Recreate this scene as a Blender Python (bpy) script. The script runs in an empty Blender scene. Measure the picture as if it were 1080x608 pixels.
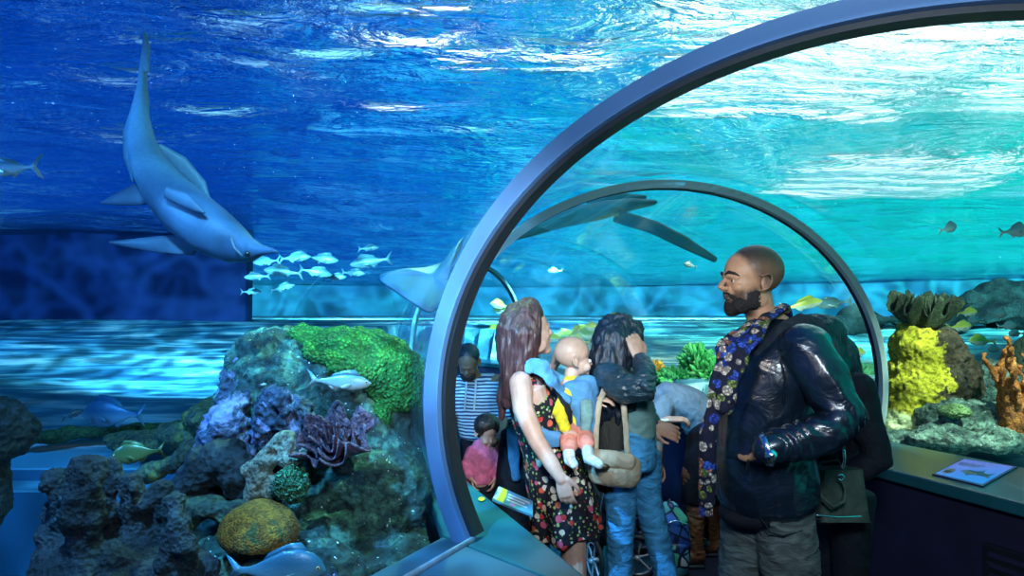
import bpy, bmesh, math, random
import numpy as np
from mathutils import Vector, Matrix, noise as mnoise
random.seed(7)
PI = math.pi
SC = bpy.context.scene
COL = SC.collection
V = Vector

# ------------------------------------------------------------------ camera
EYE = 1.58
F = 700.0                       # focal length in pixels of a 1080 wide frame
PITCH = math.atan(26.0 / F)
cam_d = bpy.data.cameras.new('camera')
cam = bpy.data.objects.new('camera', cam_d)
COL.objects.link(cam)
cam.location = (0, 0, EYE)
cam.rotation_euler = (PI / 2 + PITCH, 0, 0)
cam_d.sensor_width = 36
cam_d.lens = F / 1080 * 36
cam_d.clip_start = 0.05
cam_d.clip_end = 200
SC.camera = cam


def P(px, py, d):
    """the point of the place seen at pixel px, py at a depth of d metres"""
    x = (px - 540) / F
    z = (304 - py) / F
    c, s = math.cos(PITCH), math.sin(PITCH)
    y2 = c - z * s
    z2 = s + z * c
    k = d / y2
    return V((x * k, d, EYE + z2 * k))


def proj(p):
    c, s = math.cos(PITCH), math.sin(PITCH)
    y, z = p[1], p[2] - EYE
    yy = y * c + z * s
    zz = -y * s + z * c
    return 540 + F * p[0] / yy, 304 - F * zz / yy


# ------------------------------------------------------------------ object helpers
def tag(o, label=None, cat=None, group=None, kind=None):
    if label: o['label'] = label
    if cat: o['category'] = cat
    if group: o['group'] = group
    if kind: o['kind'] = kind
    return o


def empty(name, loc, label=None, cat=None, group=None):
    o = bpy.data.objects.new(name, None)
    COL.objects.link(o)
    o.location = loc
    o.empty_display_size = 0.05
    tag(o, label, cat, group)
    return o


def copy_tree(o, parent=None):
    c = o.copy()
    COL.objects.link(c)
    if parent: c.parent = parent
    for ch in list(o.children):
        copy_tree(ch, c)
    return c


def origin_of(parent):
    v = V((0, 0, 0))
    while parent is not None:
        v += V(parent.location)
        parent = parent.parent
    return v


class MB:
    """collects shapes in world coordinates and builds them as ONE mesh object"""

    def __init__(self):
        self.v = []
        self.f = []

    def add(self, vs, fs):
        n = len(self.v)
        self.v += [tuple(p) for p in vs]
        self.f += [tuple(i + n for i in q) for q in fs]
        return self

    def ell(self, c, r, ax=None, nu=16, nv=10):
        c = V(c)
        if isinstance(r, (int, float)): r = (r, r, r)
        X, Y, Z = ax if ax else (V((1, 0, 0)), V((0, 1, 0)), V((0, 0, 1)))
        vs = []
        for j in range(1, nv):
            th = PI * j / nv
            for i in range(nu):
                ph = 2 * PI * i / nu
                vs.append(c + X * (r[0] * math.sin(th) * math.cos(ph)) + Y * (r[1] * math.sin(th) * math.sin(ph)) + Z * (r[2] * math.cos(th)))
        vs.append(c + Z * r[2])
        vs.append(c - Z * r[2])
        fs = []
        for j in range(nv - 2):
            for i in range(nu):
                a, b = j * nu + i, j * nu + (i + 1) % nu
                fs.append((a, a + nu, b + nu, b))
        T, B = len(vs) - 2, len(vs) - 1
        for i in range(nu):
            fs.append((T, i, (i + 1) % nu))
            a = (nv - 2) * nu
            fs.append((B, a + (i + 1) % nu, a + i))
        return self.add(vs, fs)

    def limb(self, pts, radii, side=None, n=14, cap=True, close=False, c0=None, c1=None):
        """tapered tube; radii are numbers or (along side, across) pairs"""
        pts = [V(p) for p in pts]
        m = len(pts)
        R = [(r, r) if isinstance(r, (int, float)) else tuple(r) for r in radii]
        T = []
        for i in range(m):
            a = pts[(i - 1) % m] if (i > 0 or close) else pts[i]
            b = pts[(i + 1) % m] if (i < m - 1 or close) else pts[i]
            t = (b - a)
            T.append(t.normalized() if t.length > 1e-9 else V((0, 0, 1)))
        S = []
        s = V(side) if side is not None else (V((0, 0, 1)) if abs(T[0].z) < .8 else V((1, 0, 0)))
        for i in range(m):
            if side is not None: s = V(side)
            s = s - T[i] * s.dot(T[i])
            if s.length < 1e-6: s = T[i].orthogonal()
            s.normalize()
            S.append(s.copy())
        rings = []
        if c0 is None: c0 = 1 if max(R[0]) < .075 else .3
        if c1 is None: c1 = 1 if max(R[-1]) < .075 else .3
        if cap and not close:
            for k in (0.97, 0.75, 0.4):
                w = math.sqrt(1 - k * k)
                rings.append((pts[0] - T[0] * (min(R[0]) * k * c0), S[0], T[0], R[0][0] * w, R[0][1] * w))
        for i in range(m): rings.append((pts[i], S[i], T[i], R[i][0], R[i][1]))
        if cap and not close:
            for k in (0.4, 0.75, 0.97):
                w = math.sqrt(1 - k * k)
                rings.append((pts[-1] + T[-1] * (min(R[-1]) * k * c1), S[-1], T[-1], R[-1][0] * w, R[-1][1] * w))
        vs, fs = [], []
        for (c, s, t, a, b) in rings:
            u = t.cross(s)
            for i in range(n):
                ph = 2 * PI * i / n
                vs.append(c + s * (a * math.cos(ph)) + u * (b * math.sin(ph)))
        L = len(rings)
        for j in range(L if close else L - 1):
            for i in range(n):
                a, b = j * n + i, j * n + (i + 1) % n
                c_, d_ = ((j + 1) % L) * n + (i + 1) % n, ((j + 1) % L) * n + i
                fs.append((a, b, c_, d_))
        if not close:
            fs.append(tuple(range(n - 1, -1, -1)))
            fs.append(tuple(range((L - 1) * n, L * n)))
        return self.add(vs, fs)

    def box(self, c, s, ax=None):
        c = V(c)
        X, Y, Z = ax if ax else (V((1, 0, 0)), V((0, 1, 0)), V((0, 0, 1)))
        vs = [c + X * (sx * s[0] / 2) + Y * (sy * s[1] / 2) + Z * (sz * s[2] / 2) for sz in (-1, 1) for sx, sy in ((-1, -1), (1, -1), (1, 1), (-1, 1))]
        return self.add(vs, [(3, 2, 1, 0), (4, 5, 6, 7), (0, 1, 5, 4), (1, 2, 6, 5), (2, 3, 7, 6), (3, 0, 4, 7)])

    def prism(self, poly, z0, z1):
        n = len(poly)
        vs = [V((p[0], p[1], z0)) for p in poly] + [V((p[0], p[1], z1)) for p in poly]
        return self.add(vs, [tuple(range(n - 1, -1, -1)), tuple(range(n, 2 * n))] + [(i, (i + 1) % n, n + (i + 1) % n, n + i) for i in range(n)])

    def grid(self, fn, nu, nv, wrap=False):
        vs = [V(fn(i / nu, j / nv)) for j in range(nv + 1) for i in range(nu if wrap else nu + 1)]
        w = nu if wrap else nu + 1
        fs = []
        for j in range(nv):
            for i in range(nu):
                a, b = j * w + i, j * w + (i + 1) % w
                fs.append((a, b, b + w, a + w))
        return self.add(vs, fs)

    def mesh(self, name):
        me = bpy.data.meshes.new(name)
        me.from_pydata(self.v, [], self.f)
        me.validate()
        return me

    def melt(self, voxel=0.01, smooth=4, factor=.5):
        """voxel-merge everything collected so far into one continuous skin"""
        me = self.mesh('t')
        o = bpy.data.objects.new('t', me)
        COL.objects.link(o)
        bm = bmesh.new()
        bm.from_mesh(me)
        bmesh.ops.recalc_face_normals(bm, faces=bm.faces)
        bm.to_mesh(me)
        bm.free()
        r = o.modifiers.new('r', 'REMESH')
        r.mode = 'VOXEL'
        r.voxel_size = voxel
        if smooth:
            s = o.modifiers.new('s', 'SMOOTH')
            s.factor = factor
            s.iterations = smooth
        dg = bpy.context.evaluated_depsgraph_get()
        dg.update()
        me2 = bpy.data.meshes.new_from_object(o.evaluated_get(dg))
        bpy.data.objects.remove(o)
        bpy.data.meshes.remove(me)
        n = len(me2.vertices)
        co = np.empty(n * 3, np.float32)
        me2.vertices.foreach_get('co', co)
        self.v = [tuple(x) for x in co.reshape(-1, 3).tolist()]
        self.f = [tuple(p.vertices) for p in me2.polygons]
        bpy.data.meshes.remove(me2)
        return self

    def normals(self):
        me = self.mesh('n')
        n = len(me.vertices)
        a = np.empty(n * 3, np.float32)
        me.vertices.foreach_get('normal', a)
        bpy.data.meshes.remove(me)
        return a.reshape(-1, 3).tolist()

    def displace(self, fn):
        """fn(point, normal) gives the offset along the normal"""
        ns = self.normals()
        out = []
        for p, n in zip(self.v, ns):
            d = fn(V(p), n)
            out.append((p[0] + n[0] * d, p[1] + n[1] * d, p[2] + n[2] * d))
        self.v = out
        return self

    def warp(self, fn):
        self.v = [tuple(fn(V(p))) for p in self.v]
        return self

    def build(self, name, mat, parent=None, smooth=True, label=None, bevel=0, thick=0):
        me = self.mesh(name)
        off = origin_of(parent)
        if off.length > 0:
            me.transform(Matrix.Translation(-off))
        bm = bmesh.new()
        bm.from_mesh(me)
        if not thick: bmesh.ops.recalc_face_normals(bm, faces=bm.faces)
        bm.to_mesh(me)
        bm.free()
        if smooth: me.polygons.foreach_set('use_smooth', [True] * len(me.polygons))
        me.materials.append(mat)
        o = bpy.data.objects.new(name, me)
        COL.objects.link(o)
        if parent: o.parent = parent
        if label: o['label'] = label
        if bevel:
            b = o.modifiers.new('bevel', 'BEVEL')
            b.width = bevel
            b.segments = 2
            b.limit_method = 'ANGLE'
        if thick:
            s = o.modifiers.new('thickness', 'SOLIDIFY')
            s.thickness = thick
            s.offset = 0
        return o


def rebase(o, base):
    """put a top-level mesh object's origin at its own base"""
    base = V(base)
    o.data.transform(Matrix.Translation(-base))
    o.location = base
    return o


def fbm(p, s=1.0, o=4):
    return mnoise.fractal(p * s, .9, 2.0, o)


# ------------------------------------------------------------------ materials
MATS = {}


class NT:
    def __init__(self, name):
        self.m = bpy.data.materials.new(name)
        self.m.use_nodes = True
        self.t = self.m.node_tree
        self.t.nodes.clear()
        self.out = self.n('ShaderNodeOutputMaterial')
        self.tc = self.n('ShaderNodeTexCoord')

    def n(self, k, **kw):
        x = self.t.nodes.new(k)
        for a, b in kw.items():
            setattr(x, a, b)
        return x

    def l(self, a, b):
        self.t.links.new(a, b)

    def coord(self, scale=(1, 1, 1), rot=(0, 0, 0), kind='Object'):
        mp = self.n('ShaderNodeMapping')
        mp.inputs['Scale'].default_value = scale
        mp.inputs['Rotation'].default_value = rot
        self.l(self.tc.outputs[kind], mp.inputs[0])
        return mp.outputs[0]

    def noise(self, co, scale, detail=4, rough=.55, dist=0):
        x = self.n('ShaderNodeTexNoise')
        x.inputs['Scale'].default_value = scale
        x.inputs['Detail'].default_value = detail
        x.inputs['Roughness'].default_value = rough
        x.inputs['Distortion'].default_value = dist
        self.l(co, x.inputs['Vector'])
        return x

    def vor(self, co, scale, feature='F1', rand=1):
        x = self.n('ShaderNodeTexVoronoi', feature=feature)
        x.inputs['Scale'].default_value = scale
        x.inputs['Randomness'].default_value = rand
        self.l(co, x.inputs['Vector'])
        return x

    def ramp(self, fac, stops, interp='LINEAR'):
        r = self.n('ShaderNodeValToRGB')
        r.color_ramp.interpolation = interp
        e = r.color_ramp.elements
        while len(e) > 1: e.remove(e[-1])
        e[0].position = stops[0][0]
        e[0].color = tuple(stops[0][1]) + (1,)
        for p, c in stops[1:]:
            q = e.new(p)
            q.color = tuple(c) + (1,)
        self.l(fac, r.inputs[0])
        return r.outputs[0]

    def mix(self, f, a, b, mode='MIX'):
        x = self.n('ShaderNodeMix', data_type='RGBA', blend_type=mode)
        for s, v in ((0, f), (6, a), (7, b)):
            if hasattr(v, 'is_linked'):
                self.l(v, x.inputs[s])
            else:
                x.inputs[s].default_value = v if s == 0 else tuple(v) + (1,)
        return x.outputs[2]

    def math(self, op, a, b=None, clamp=False):
        x = self.n('ShaderNodeMath', operation=op, use_clamp=clamp)
        for i, v in enumerate((a, b)):
            if v is None: continue
            if hasattr(v, 'is_linked'):
                self.l(v, x.inputs[i])
            else:
                x.inputs[i].default_value = v
        return x.outputs[0]

    def bsdf(self, col, rough=.6, metal=0, bump=None, strength=.3, dist=.01, spec=.5, sheen=0, coat=0, sss=0, trans=0):
        b = self.n('ShaderNodeBsdfPrincipled')
        for nm, v in (('Base Color', col), ('Roughness', rough), ('Metallic', metal)):
            if hasattr(v, 'is_linked'):
                self.l(v, b.inputs[nm])
            else:
                b.inputs[nm].default_value = (tuple(v) + (1,)) if nm == 'Base Color' else v
        b.inputs['Specular IOR Level'].default_value = spec
        b.inputs['Coat Weight'].default_value = coat
        b.inputs['Sheen Weight'].default_value = sheen
        b.inputs['Transmission Weight'].default_value = trans
        if sss:
            b.inputs['Subsurface Weight'].default_value = sss
            b.inputs['Subsurface Radius'].default_value = (.012, .005, .003)
            b.inputs['Subsurface Scale'].default_value = 1
        if bump is not None:
            bp = self.n('ShaderNodeBump')
            bp.inputs['Strength'].default_value = strength
            bp.inputs['Distance'].default_value = dist
            self.l(bump, bp.inputs['Height'])
            self.l(bp.outputs[0], b.inputs['Normal'])
        self.l(b.outputs[0], self.out.inputs[0])
        return b


def M_plain(name, col, rough=.6, metal=0, var=.25, scale=14, bump=.15, dist=.004, stretch=(1, 1, 1), spec=.5, coat=0, sss=0):
    """one material with slight tone variation and fine relief"""
    if name in MATS: return MATS[name]
    t = NT(name)
    co = t.coord(stretch)
    nz = t.noise(co, scale, 5)
    c = t.ramp(nz.outputs[0], [(.3, [x * (1 - var) for x in col]), (.7, [min(1, x * (1 + var)) for x in col])])
    t.bsdf(c, rough, metal, nz.outputs[0], bump, dist, spec=spec, coat=coat, sss=sss)
    MATS[name] = t.m
    return t.m
# ================================================================== the tunnel and the tank
LEDGE = 0.80
SURF = 3.1
# tunnel stations: centre x, centre y, angle of the ring's plane, half width, half height, centre z
ST = [(-0.45, -1.05, -30, 1.45, 1.12, 1.26), (0.968, 1.72, -27.7, 1.40, 1.12, 1.263), (0.93, 3.62, 18.5, 1.40, 1.12, 1.16),
      (0.20, 6.6, 24, 1.40, 1.12, 1.16), (-0.54, 9.5, 60, 1.40, 1.12, 1.16), (-2.6, 10.8, 66, 1.40, 1.12, 1.16)]


def ring_pt(s, t, dr=0, dn=0):
    cx, cy, a, R, B, cz = s
    a = math.radians(a)
    u = V((math.cos(a), math.sin(a), 0))
    n = V((-math.sin(a), math.cos(a), 0))
    return V((cx, cy, cz)) + u * ((R + dr) * math.cos(t)) + V((0, 0, 1)) * ((B + dr) * math.sin(t)) + n * dn


def t0_of(s, z=LEDGE):
    return math.asin((s[5] - z) / s[4])


# --- materials of the setting
def mk_acrylic():
    t = NT('acrylic')
    tr = t.n('ShaderNodeBsdfTransparent')
    tr.inputs[0].default_value = (.985, .995, 1, 1)
    gl = t.n('ShaderNodeBsdfGlossy')
    gl.inputs['Roughness'].default_value = .02
    gl.inputs['Color'].default_value = (.8, .95, 1, 1)
    fr = t.n('ShaderNodeFresnel')
    fr.inputs[0].default_value = 1.12
    mx = t.n('ShaderNodeMixShader')
    t.l(t.math('MULTIPLY', fr.outputs[0], .22), mx.inputs[0])
    t.l(tr.outputs[0], mx.inputs[1])
    t.l(gl.outputs[0], mx.inputs[2])
    t.l(mx.outputs[0], t.out.inputs[0])
    return t.m


ACRYL = mk_acrylic()


def mk_water():
    t = NT('rippled_water')
    co = t.coord((1.0, 1.0, 1.0), (0, 0, .35))
    big = t.noise(t.coord((1, 1.7, 1), (0, 0, .3)), .55, 3, .5, .6)
    med = t.noise(t.coord((1, 2.1, 1), (0, 0, -.35)), 2.2, 4, .6, 1.0)
    fin = t.noise(t.coord((1, 1.9, 1), (0, 0, -.5)), 7.5, 4, .6, 1.2)
    mid = t.noise(t.coord((1, 2.4, 1), (0, 0, -.12)), 1.05, 3, .55, 1.2)
    h = t.math('ADD', t.math('ADD', t.math('MULTIPLY', big.outputs[0], 1.6), t.math('MULTIPLY', mid.outputs[0], 1.5)), t.math('ADD', t.math('MULTIPLY', med.outputs[0], .75), t.math('MULTIPLY', fin.outputs[0], .26)))
    bp = t.n('ShaderNodeBump')
    bp.inputs['Strength'].default_value = 1.0
    bp.inputs['Distance'].default_value = .62
    t.l(h, bp.inputs['Height'])
    g = t.n('ShaderNodeBsdfGlass')
    g.inputs['IOR'].default_value = 1.19
    g.inputs['Roughness'].default_value = .0
    g.inputs['Color'].default_value = (.93, 1, 1, 1)
    t.l(bp.outputs[0], g.inputs['Normal'])
    t.l(g.outputs[0], t.out.inputs[0])
    return t.m


WATER = mk_water()
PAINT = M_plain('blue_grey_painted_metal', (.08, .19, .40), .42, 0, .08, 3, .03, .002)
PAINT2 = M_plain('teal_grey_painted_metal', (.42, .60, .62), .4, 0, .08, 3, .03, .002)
GASKET = M_plain('black_gasket_rubber', (.008, .012, .018), .5, 0, .2, 8, .05)
LEDGE_M = M_plain('dark_polished_ledge', (.014, .12, .16), .30, 0, .12, 2.5, .01, .001)
LEDGE_L = M_plain('blue_satin_ledge', (.035, .11, .19), .40, 0, .10, 2.5, .01, .001)
WALL_N = M_plain('navy_wall_paint', (.012, .012, .045), .7, 0, .3, 5, .05)
FLOOR_M = M_plain('dark_wet_look_floor', (.012, .018, .035), .28, 0, .4, 2.5, .03)

# --- acrylic panels between the rings
def tube_panel(name, s0, s1, n=10, nt=72):
    m = MB()

    def fn(u, v):
        s = [s0[k] + (s1[k] - s0[k]) * v for k in range(6)]
        t0 = t0_of(s, LEDGE - .02)
        t = -t0 + (PI + 2 * t0) * u
        return ring_pt(s, t)
    m.grid(fn, nt, n)
    o = m.build(name, ACRYL, thick=.05)
    tag(o, kind='structure')
    return o


for i, (a, b) in enumerate(zip(ST[:-1], ST[1:])):
    tube_panel('window_%d' % (i + 1), a, b)

# --- arch rings at the joints
def arch(name, s, dr0, dr1, dn0, dn1, mat, parent=None, z=LEDGE):
    m = MB()
    t0 = t0_of(s, z)
    N = 120
    vs, fs = [], []
    for i in range(N + 1):
        t = -t0 + (PI + 2 * t0) * i / N
        for dr, dn in ((dr0, dn0), (dr1, dn0), (dr1, dn1), (dr0, dn1)):
            vs.append(ring_pt(s, t, dr, dn))
    for i in range(N):
        for k in range(4):
            fs.append((i * 4 + k, i * 4 + (k + 1) % 4, i * 4 + 4 + (k + 1) % 4, i * 4 + 4 + k))
    fs += [(0, 1, 2, 3), (N * 4 + 3, N * 4 + 2, N * 4 + 1, N * 4)]
    m.add(vs, fs)
    o = m.build(name, mat, parent, smooth=False)
    if not parent: tag(o, kind='structure')
    return o


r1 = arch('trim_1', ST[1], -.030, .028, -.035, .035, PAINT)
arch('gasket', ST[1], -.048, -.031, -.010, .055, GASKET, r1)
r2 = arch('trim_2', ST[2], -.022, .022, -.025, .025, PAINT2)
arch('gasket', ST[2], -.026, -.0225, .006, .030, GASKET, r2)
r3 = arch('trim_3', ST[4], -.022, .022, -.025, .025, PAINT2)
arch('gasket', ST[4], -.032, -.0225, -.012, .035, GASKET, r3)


# --- ledges along both sides
def foot(s, side, dr=0.10):
    t0 = t0_of(s)
    return ring_pt(s, PI + t0 if side < 0 else -t0, dr)


ix = lambda pts: [V((p[0], p[1], 0)) for p in pts]
L_out = [foot(ST[k], -1) for k in (1, 2, 3, 4, 5)]
L_in = ix([(.30, 1.78), (-.225, 3.15), (-.98, 5.2), (-1.05, 6.8), (-1.6, 8.8), (-2.9, 9.6)])
m = MB(); m.prism([(p.x, p.y) for p in L_in] + [(p.x, p.y) for p in reversed(L_out)], LEDGE - .05, LEDGE)
tag(m.build('ledge_far_left', LEDGE_M, smooth=False, bevel=.008), kind='structure')
R_out = [foot(ST[k], 1) for k in (0, 1, 2, 3, 4, 5)]
R_in = ix([(3.0, .3), (2.1, 2.73), (1.81, 3.52), (1.0, 6.6), (.25, 9.6), (-1.5, 11.4)])
R_out[0] = V((3.9, .6, 0)); R_out[1] = V((2.95, 2.5, 0))
m = MB(); m.prism([(p.x, p.y) for p in R_in] + [(p.x, p.y) for p in reversed(R_out)], LEDGE - .06, LEDGE)
tag(m.build('ledge_right', LEDGE_M, smooth=False, bevel=.01), kind='structure')
n0, n1 = foot(ST[0], -1), foot(ST[1], -1)
m = MB(); m.prism([(-.62, -1.0), (.15, .75), (.30, 1.775), (n1.x, n1.y - .01), (n0.x, n0.y)], LEDGE - .05, LEDGE)
tag(m.build('ledge_near_left', LEDGE_L, smooth=False, bevel=.008), kind='structure')
# slim bead along the foot of the near pane
p0 = foot(ST[0], -1, -.035); p1 = foot(ST[1], -1, -.035)
m = MB(); m.limb([(p0.x, p0.y, LEDGE + .006), (p1.x, p1.y, LEDGE + .006)], [(.012, .006)] * 2, side=(0, 0, 1), n=8)
tag(m.build('trim_4', M_plain('pale_blue_bead', (.25, .42, .6), .4)), kind='structure')

# --- walls below the ledges
def wall_under(name, pts, shift, mat):
    m = MB()
    q = [V((p.x + shift * .06, p.y, 0)) for p in pts]
    vs, fs = [], []
    for p in q: vs += [(p.x, p.y, 0), (p.x, p.y, LEDGE - .055), (p.x + shift * .05, p.y, LEDGE - .055), (p.x + shift * .05, p.y, 0)]
    for i in range(len(q) - 1):
        for k in range(4): fs.append((i * 4 + k, i * 4 + (k + 1) % 4, i * 4 + 4 + (k + 1) % 4, i * 4 + 4 + k))
    m.add(vs, fs)
    tag(m.build(name, mat, smooth=False), kind='structure')


wall_under('wall_right', R_in, 1, WALL_N)
wall_under('wall_left', ix([(-.62, -1.0), (.15, .75), (.30, 1.77)]) + L_in[1:], -1, WALL_N)
m = MB(); m.prism([(-.7, -1.6), (3.4, -1.6), (3.4, 1), (2.3, 3.2), (1.6, 5), (.3, 11), (-2.6, 12), (-3, 9), (-1.2, 6.5), (-.5, 3.2), (.1, 1.6)], -.05, 0)
tag(m.build('floor', FLOOR_M, smooth=False), kind='structure')
m = MB(); m.box((1.4, -1.6, 1.5), (6, .1, 3.2))
tag(m.build('wall_rear', WALL_N, smooth=False), kind='structure')

# dark louvred panel low in the right wall
def along_R(px, py):
    """point on the right wall's face seen at px"""
    a, b = R_in[1], R_in[0]
    k = (px - 540) / F
    # a + s (b-a) with x = k y
    s = (k * a.y - a.x) / ((b.x - a.x) - k * (b.y - a.y))
    return a + (b - a) * s
pa, pb = along_R(1022, 0), along_R(1150, 0)
dv = (pb - pa).normalized(); nv = V((-dv.y, dv.x, 0))
if nv.y > 0: nv = -nv
c0 = (pa + pb) / 2 + V((.05, 0, .36)); LEN = (pb - pa).length
root = empty('vent_panel', (c0.x, c0.y, .1), 'black louvred vent panel low in the navy wall at right', 'vent')
m = MB(); m.box(c0 + nv * .012, (LEN, .03, .44), (dv, nv, V((0, 0, 1)))); m.build('panel', GASKET, root, smooth=False, bevel=.004)
m = MB()
for k in range(9): m.box(c0 + nv * .03 + V((0, 0, -.18 + .045 * k)), (LEN - .06, .012, .02), (dv, nv, V((0, 0, 1))))
m.build('louvres', WALL_N, root, smooth=False)

# --- water surface
def wave(x, y):
    p = V((x * .35, y * .5, 3.1))
    return .10 * mnoise.noise(p) + .05 * mnoise.noise(p * 2.7)
m = MB()
m.grid(lambda u, v: (-32 + 66 * u, -4 + 46 * v, SURF + wave(-32 + 66 * u, -4 + 46 * v)), 220, 190)
me = m.mesh('water_surface')
me.flip_normals()
me.polygons.foreach_set('use_smooth', [True] * len(me.polygons))
me.materials.append(WATER)
ws = bpy.data.objects.new('water_surface', me); COL.objects.link(ws)
tag(ws, kind='structure')

# --- tank walls and floor
def mk_wall(name, c1, c2, sc):
    t = NT(name)
    nz = t.noise(t.coord((.6, .6, 2.4)), sc, 5, .6, .5)
    c = t.ramp(nz.outputs[0], [(.3, c1), (.7, c2)])
    t.bsdf(c, .8, 0, nz.outputs[0], .4, .05)
    return t.m
BACK = mk_wall('tank_backdrop_paint', (.02, .16, .36), (.05, .42, .60), .2)
NAVY = mk_wall('navy_tank_wall', (.003, .018, .10), (.004, .028, .14), .3)
m = MB()
arc = []
for i in range(41):
    a = math.radians(200 - 220 * i / 40)
    arc.append((1.0 + 30 * math.cos(a), 9.0 + 30 * math.sin(a)))
m.grid(lambda u, v: (arc[min(40, int(u * 40 + .5))][0], arc[min(40, int(u * 40 + .5))][1], -1.0 + 5.2 * v), 40, 4)
tag(m.build('wall_back', BACK, thick=.3), kind='structure')
m = MB(); m.box((-11.3, 13.2, 1.25), (12.2, .4, 5.0))
tag(m.build('wall_side', NAVY, smooth=False, bevel=.1), kind='structure')


def floor_h(x, y):
    # beds of sand rising towards the back, ridged to make bright light bands
    if x < 1.2 and y < 4.5: return -.35
    k = max(0.0, min(1.0, (y - 4.6) / 8.5))
    h = .42 + .95 * k ** .9
    kk = max(0, min(1, (y - 4.8) / 2.0))
    w = y + .18 * x + .9 * mnoise.noise(V((x * .12, y * .2, 2)))
    h += kk * (.085 * abs(math.sin(w * 1.3)) + .05 * mnoise.noise(V((x * .2, y * 1.2, 5))))
    r = max(0, min(1, (x - 1.6) / .5)) * max(0, min(1, (8 - y) / 2))
    h += r * (.10 + .05 * mnoise.noise(V((x * 2, y * 2, 9))))
    if y > 13: h = min(h, 1.40)
    return h


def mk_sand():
    t = NT('light_streaked_sand')
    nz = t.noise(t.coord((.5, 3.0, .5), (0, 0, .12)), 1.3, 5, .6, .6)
    c = t.ramp(nz.outputs[0], [(.30, (.01, .07, .15)), (.46, (.04, .20, .32)), (.56, (.22, .55, .62)), (.66, (.95, 1, 1))])  # bright streaks of refracted light put into the sand colour
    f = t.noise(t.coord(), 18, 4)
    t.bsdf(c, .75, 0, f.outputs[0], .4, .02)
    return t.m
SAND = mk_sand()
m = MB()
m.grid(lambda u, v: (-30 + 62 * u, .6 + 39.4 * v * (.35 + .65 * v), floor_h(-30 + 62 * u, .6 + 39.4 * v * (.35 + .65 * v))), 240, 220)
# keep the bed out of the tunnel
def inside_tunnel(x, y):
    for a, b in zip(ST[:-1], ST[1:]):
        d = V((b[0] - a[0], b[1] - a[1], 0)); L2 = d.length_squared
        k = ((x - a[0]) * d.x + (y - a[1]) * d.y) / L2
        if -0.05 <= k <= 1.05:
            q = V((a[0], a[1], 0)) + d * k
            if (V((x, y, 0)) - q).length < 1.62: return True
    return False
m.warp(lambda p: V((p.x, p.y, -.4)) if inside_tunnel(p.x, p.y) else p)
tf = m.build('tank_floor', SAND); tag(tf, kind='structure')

# stepped blue retaining wall at the left, treads coloured as lit, risers as shaded
STEP_T = M_plain('lit_blue_tread', (.10, .42, .55), .6, 0, .15, 2, .05)
STEP_R = M_plain('shaded_blue_riser', (.012, .12, .22), .7, 0, .12, 1.5, .05)
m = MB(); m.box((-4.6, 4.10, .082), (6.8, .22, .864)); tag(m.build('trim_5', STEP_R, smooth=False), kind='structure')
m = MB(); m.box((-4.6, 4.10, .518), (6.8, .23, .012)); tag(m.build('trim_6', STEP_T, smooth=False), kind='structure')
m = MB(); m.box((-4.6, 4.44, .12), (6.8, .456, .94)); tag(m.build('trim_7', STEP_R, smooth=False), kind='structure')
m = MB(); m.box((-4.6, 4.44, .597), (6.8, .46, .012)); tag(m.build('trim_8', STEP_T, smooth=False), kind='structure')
# ================================================================== reef: rocks and corals
def pip(poly, x, y):
    c = False
    n = len(poly)
    for i in range(n):
        x1, y1 = poly[i]; x2, y2 = poly[(i + 1) % n]
        if (y1 > y) != (y2 > y) and x < (x2 - x1) * (y - y1) / (y2 - y1) + x1: c = not c
    return c


def mk_rock(name, cols, sc=7, patch=None, psc=3, pth=.56, rough=.75, bump=.9, wet=None, speck=False):
    """rock with mottled encrusted colour and painted crevice shade; patch = colour of the encrusting growth"""
    t = NT(name)
    co = t.coord()
    n1 = t.noise(co, sc, 8, .65, .4)
    k = len(cols)
    c = t.ramp(n1.outputs[0], [(.28 + .44 * i / (k - 1), cols[i]) for i in range(k)])
    n3 = t.noise(co, sc * 5, 6, .7, .3)
    v = t.vor(co, sc * 6, 'F1')
    pit_shade = t.ramp(v.outputs['Distance'], [(.0, (.25, .25, .25)), (.35, (1, 1, 1))])
    c = t.mix(.65, c, pit_shade, 'MULTIPLY')
    c = t.mix(.85, c, t.ramp(n3.outputs[0], [(.38, (.12, .12, .14)), (.50, (1, 1, 1)), (.66, (1.6, 1.6, 1.6))]), 'MULTIPLY')  # darkness of crevices put into the colour
    if patch:
        n2 = t.noise(co, psc, 5, .7, .8)
        f = t.ramp(n2.outputs[0], [(pth, (0, 0, 0)), (pth + .05, (1, 1, 1))])
        c = t.mix(f, c, t.mix(n3.outputs[0], [x * .45 for x in patch], patch))
    if speck:
        n5 = t.noise(co, 55, 2, .5)
        f = t.ramp(n5.outputs[0], [(.70, (0, 0, 0)), (.73, (1, 1, 1))])
        c = t.mix(f, c, (.75, .85, .9))
    h = t.math('ADD', t.math('MULTIPLY', n3.outputs[0], .7), t.math('ADD', n1.outputs[0], t.math('MULTIPLY', v.outputs['Distance'], .6)))
    t.bsdf(c, rough, 0, h, bump, .03)
    return t.m


def rock_mesh(c, r, seed, amp=.12, sc=2.2, sub=5, ridge=.5, fine=.02):
    bm = bmesh.new()
    bmesh.ops.create_icosphere(bm, subdivisions=sub, radius=1)
    o = V((seed * 3.7, seed * 1.3, seed * 5.1))
    for v in bm.verts:
        n = v.co.normalized()
        p = V((n.x * r[0], n.y * r[1], n.z * r[2]))
        q = p * sc + o
        d = amp * mnoise.fractal(q, 1.0, 2.1, 5) - ridge * amp * abs(mnoise.noise(q * 1.9)) + fine * mnoise.noise(q * 9)
        v.co = p + n * d
    m = MB()
    m.v = [tuple(v.co + V(c)) for v in bm.verts]
    m.f = [tuple(v.index for v in f.verts) for f in bm.faces]
    bm.free()
    return m


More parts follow.
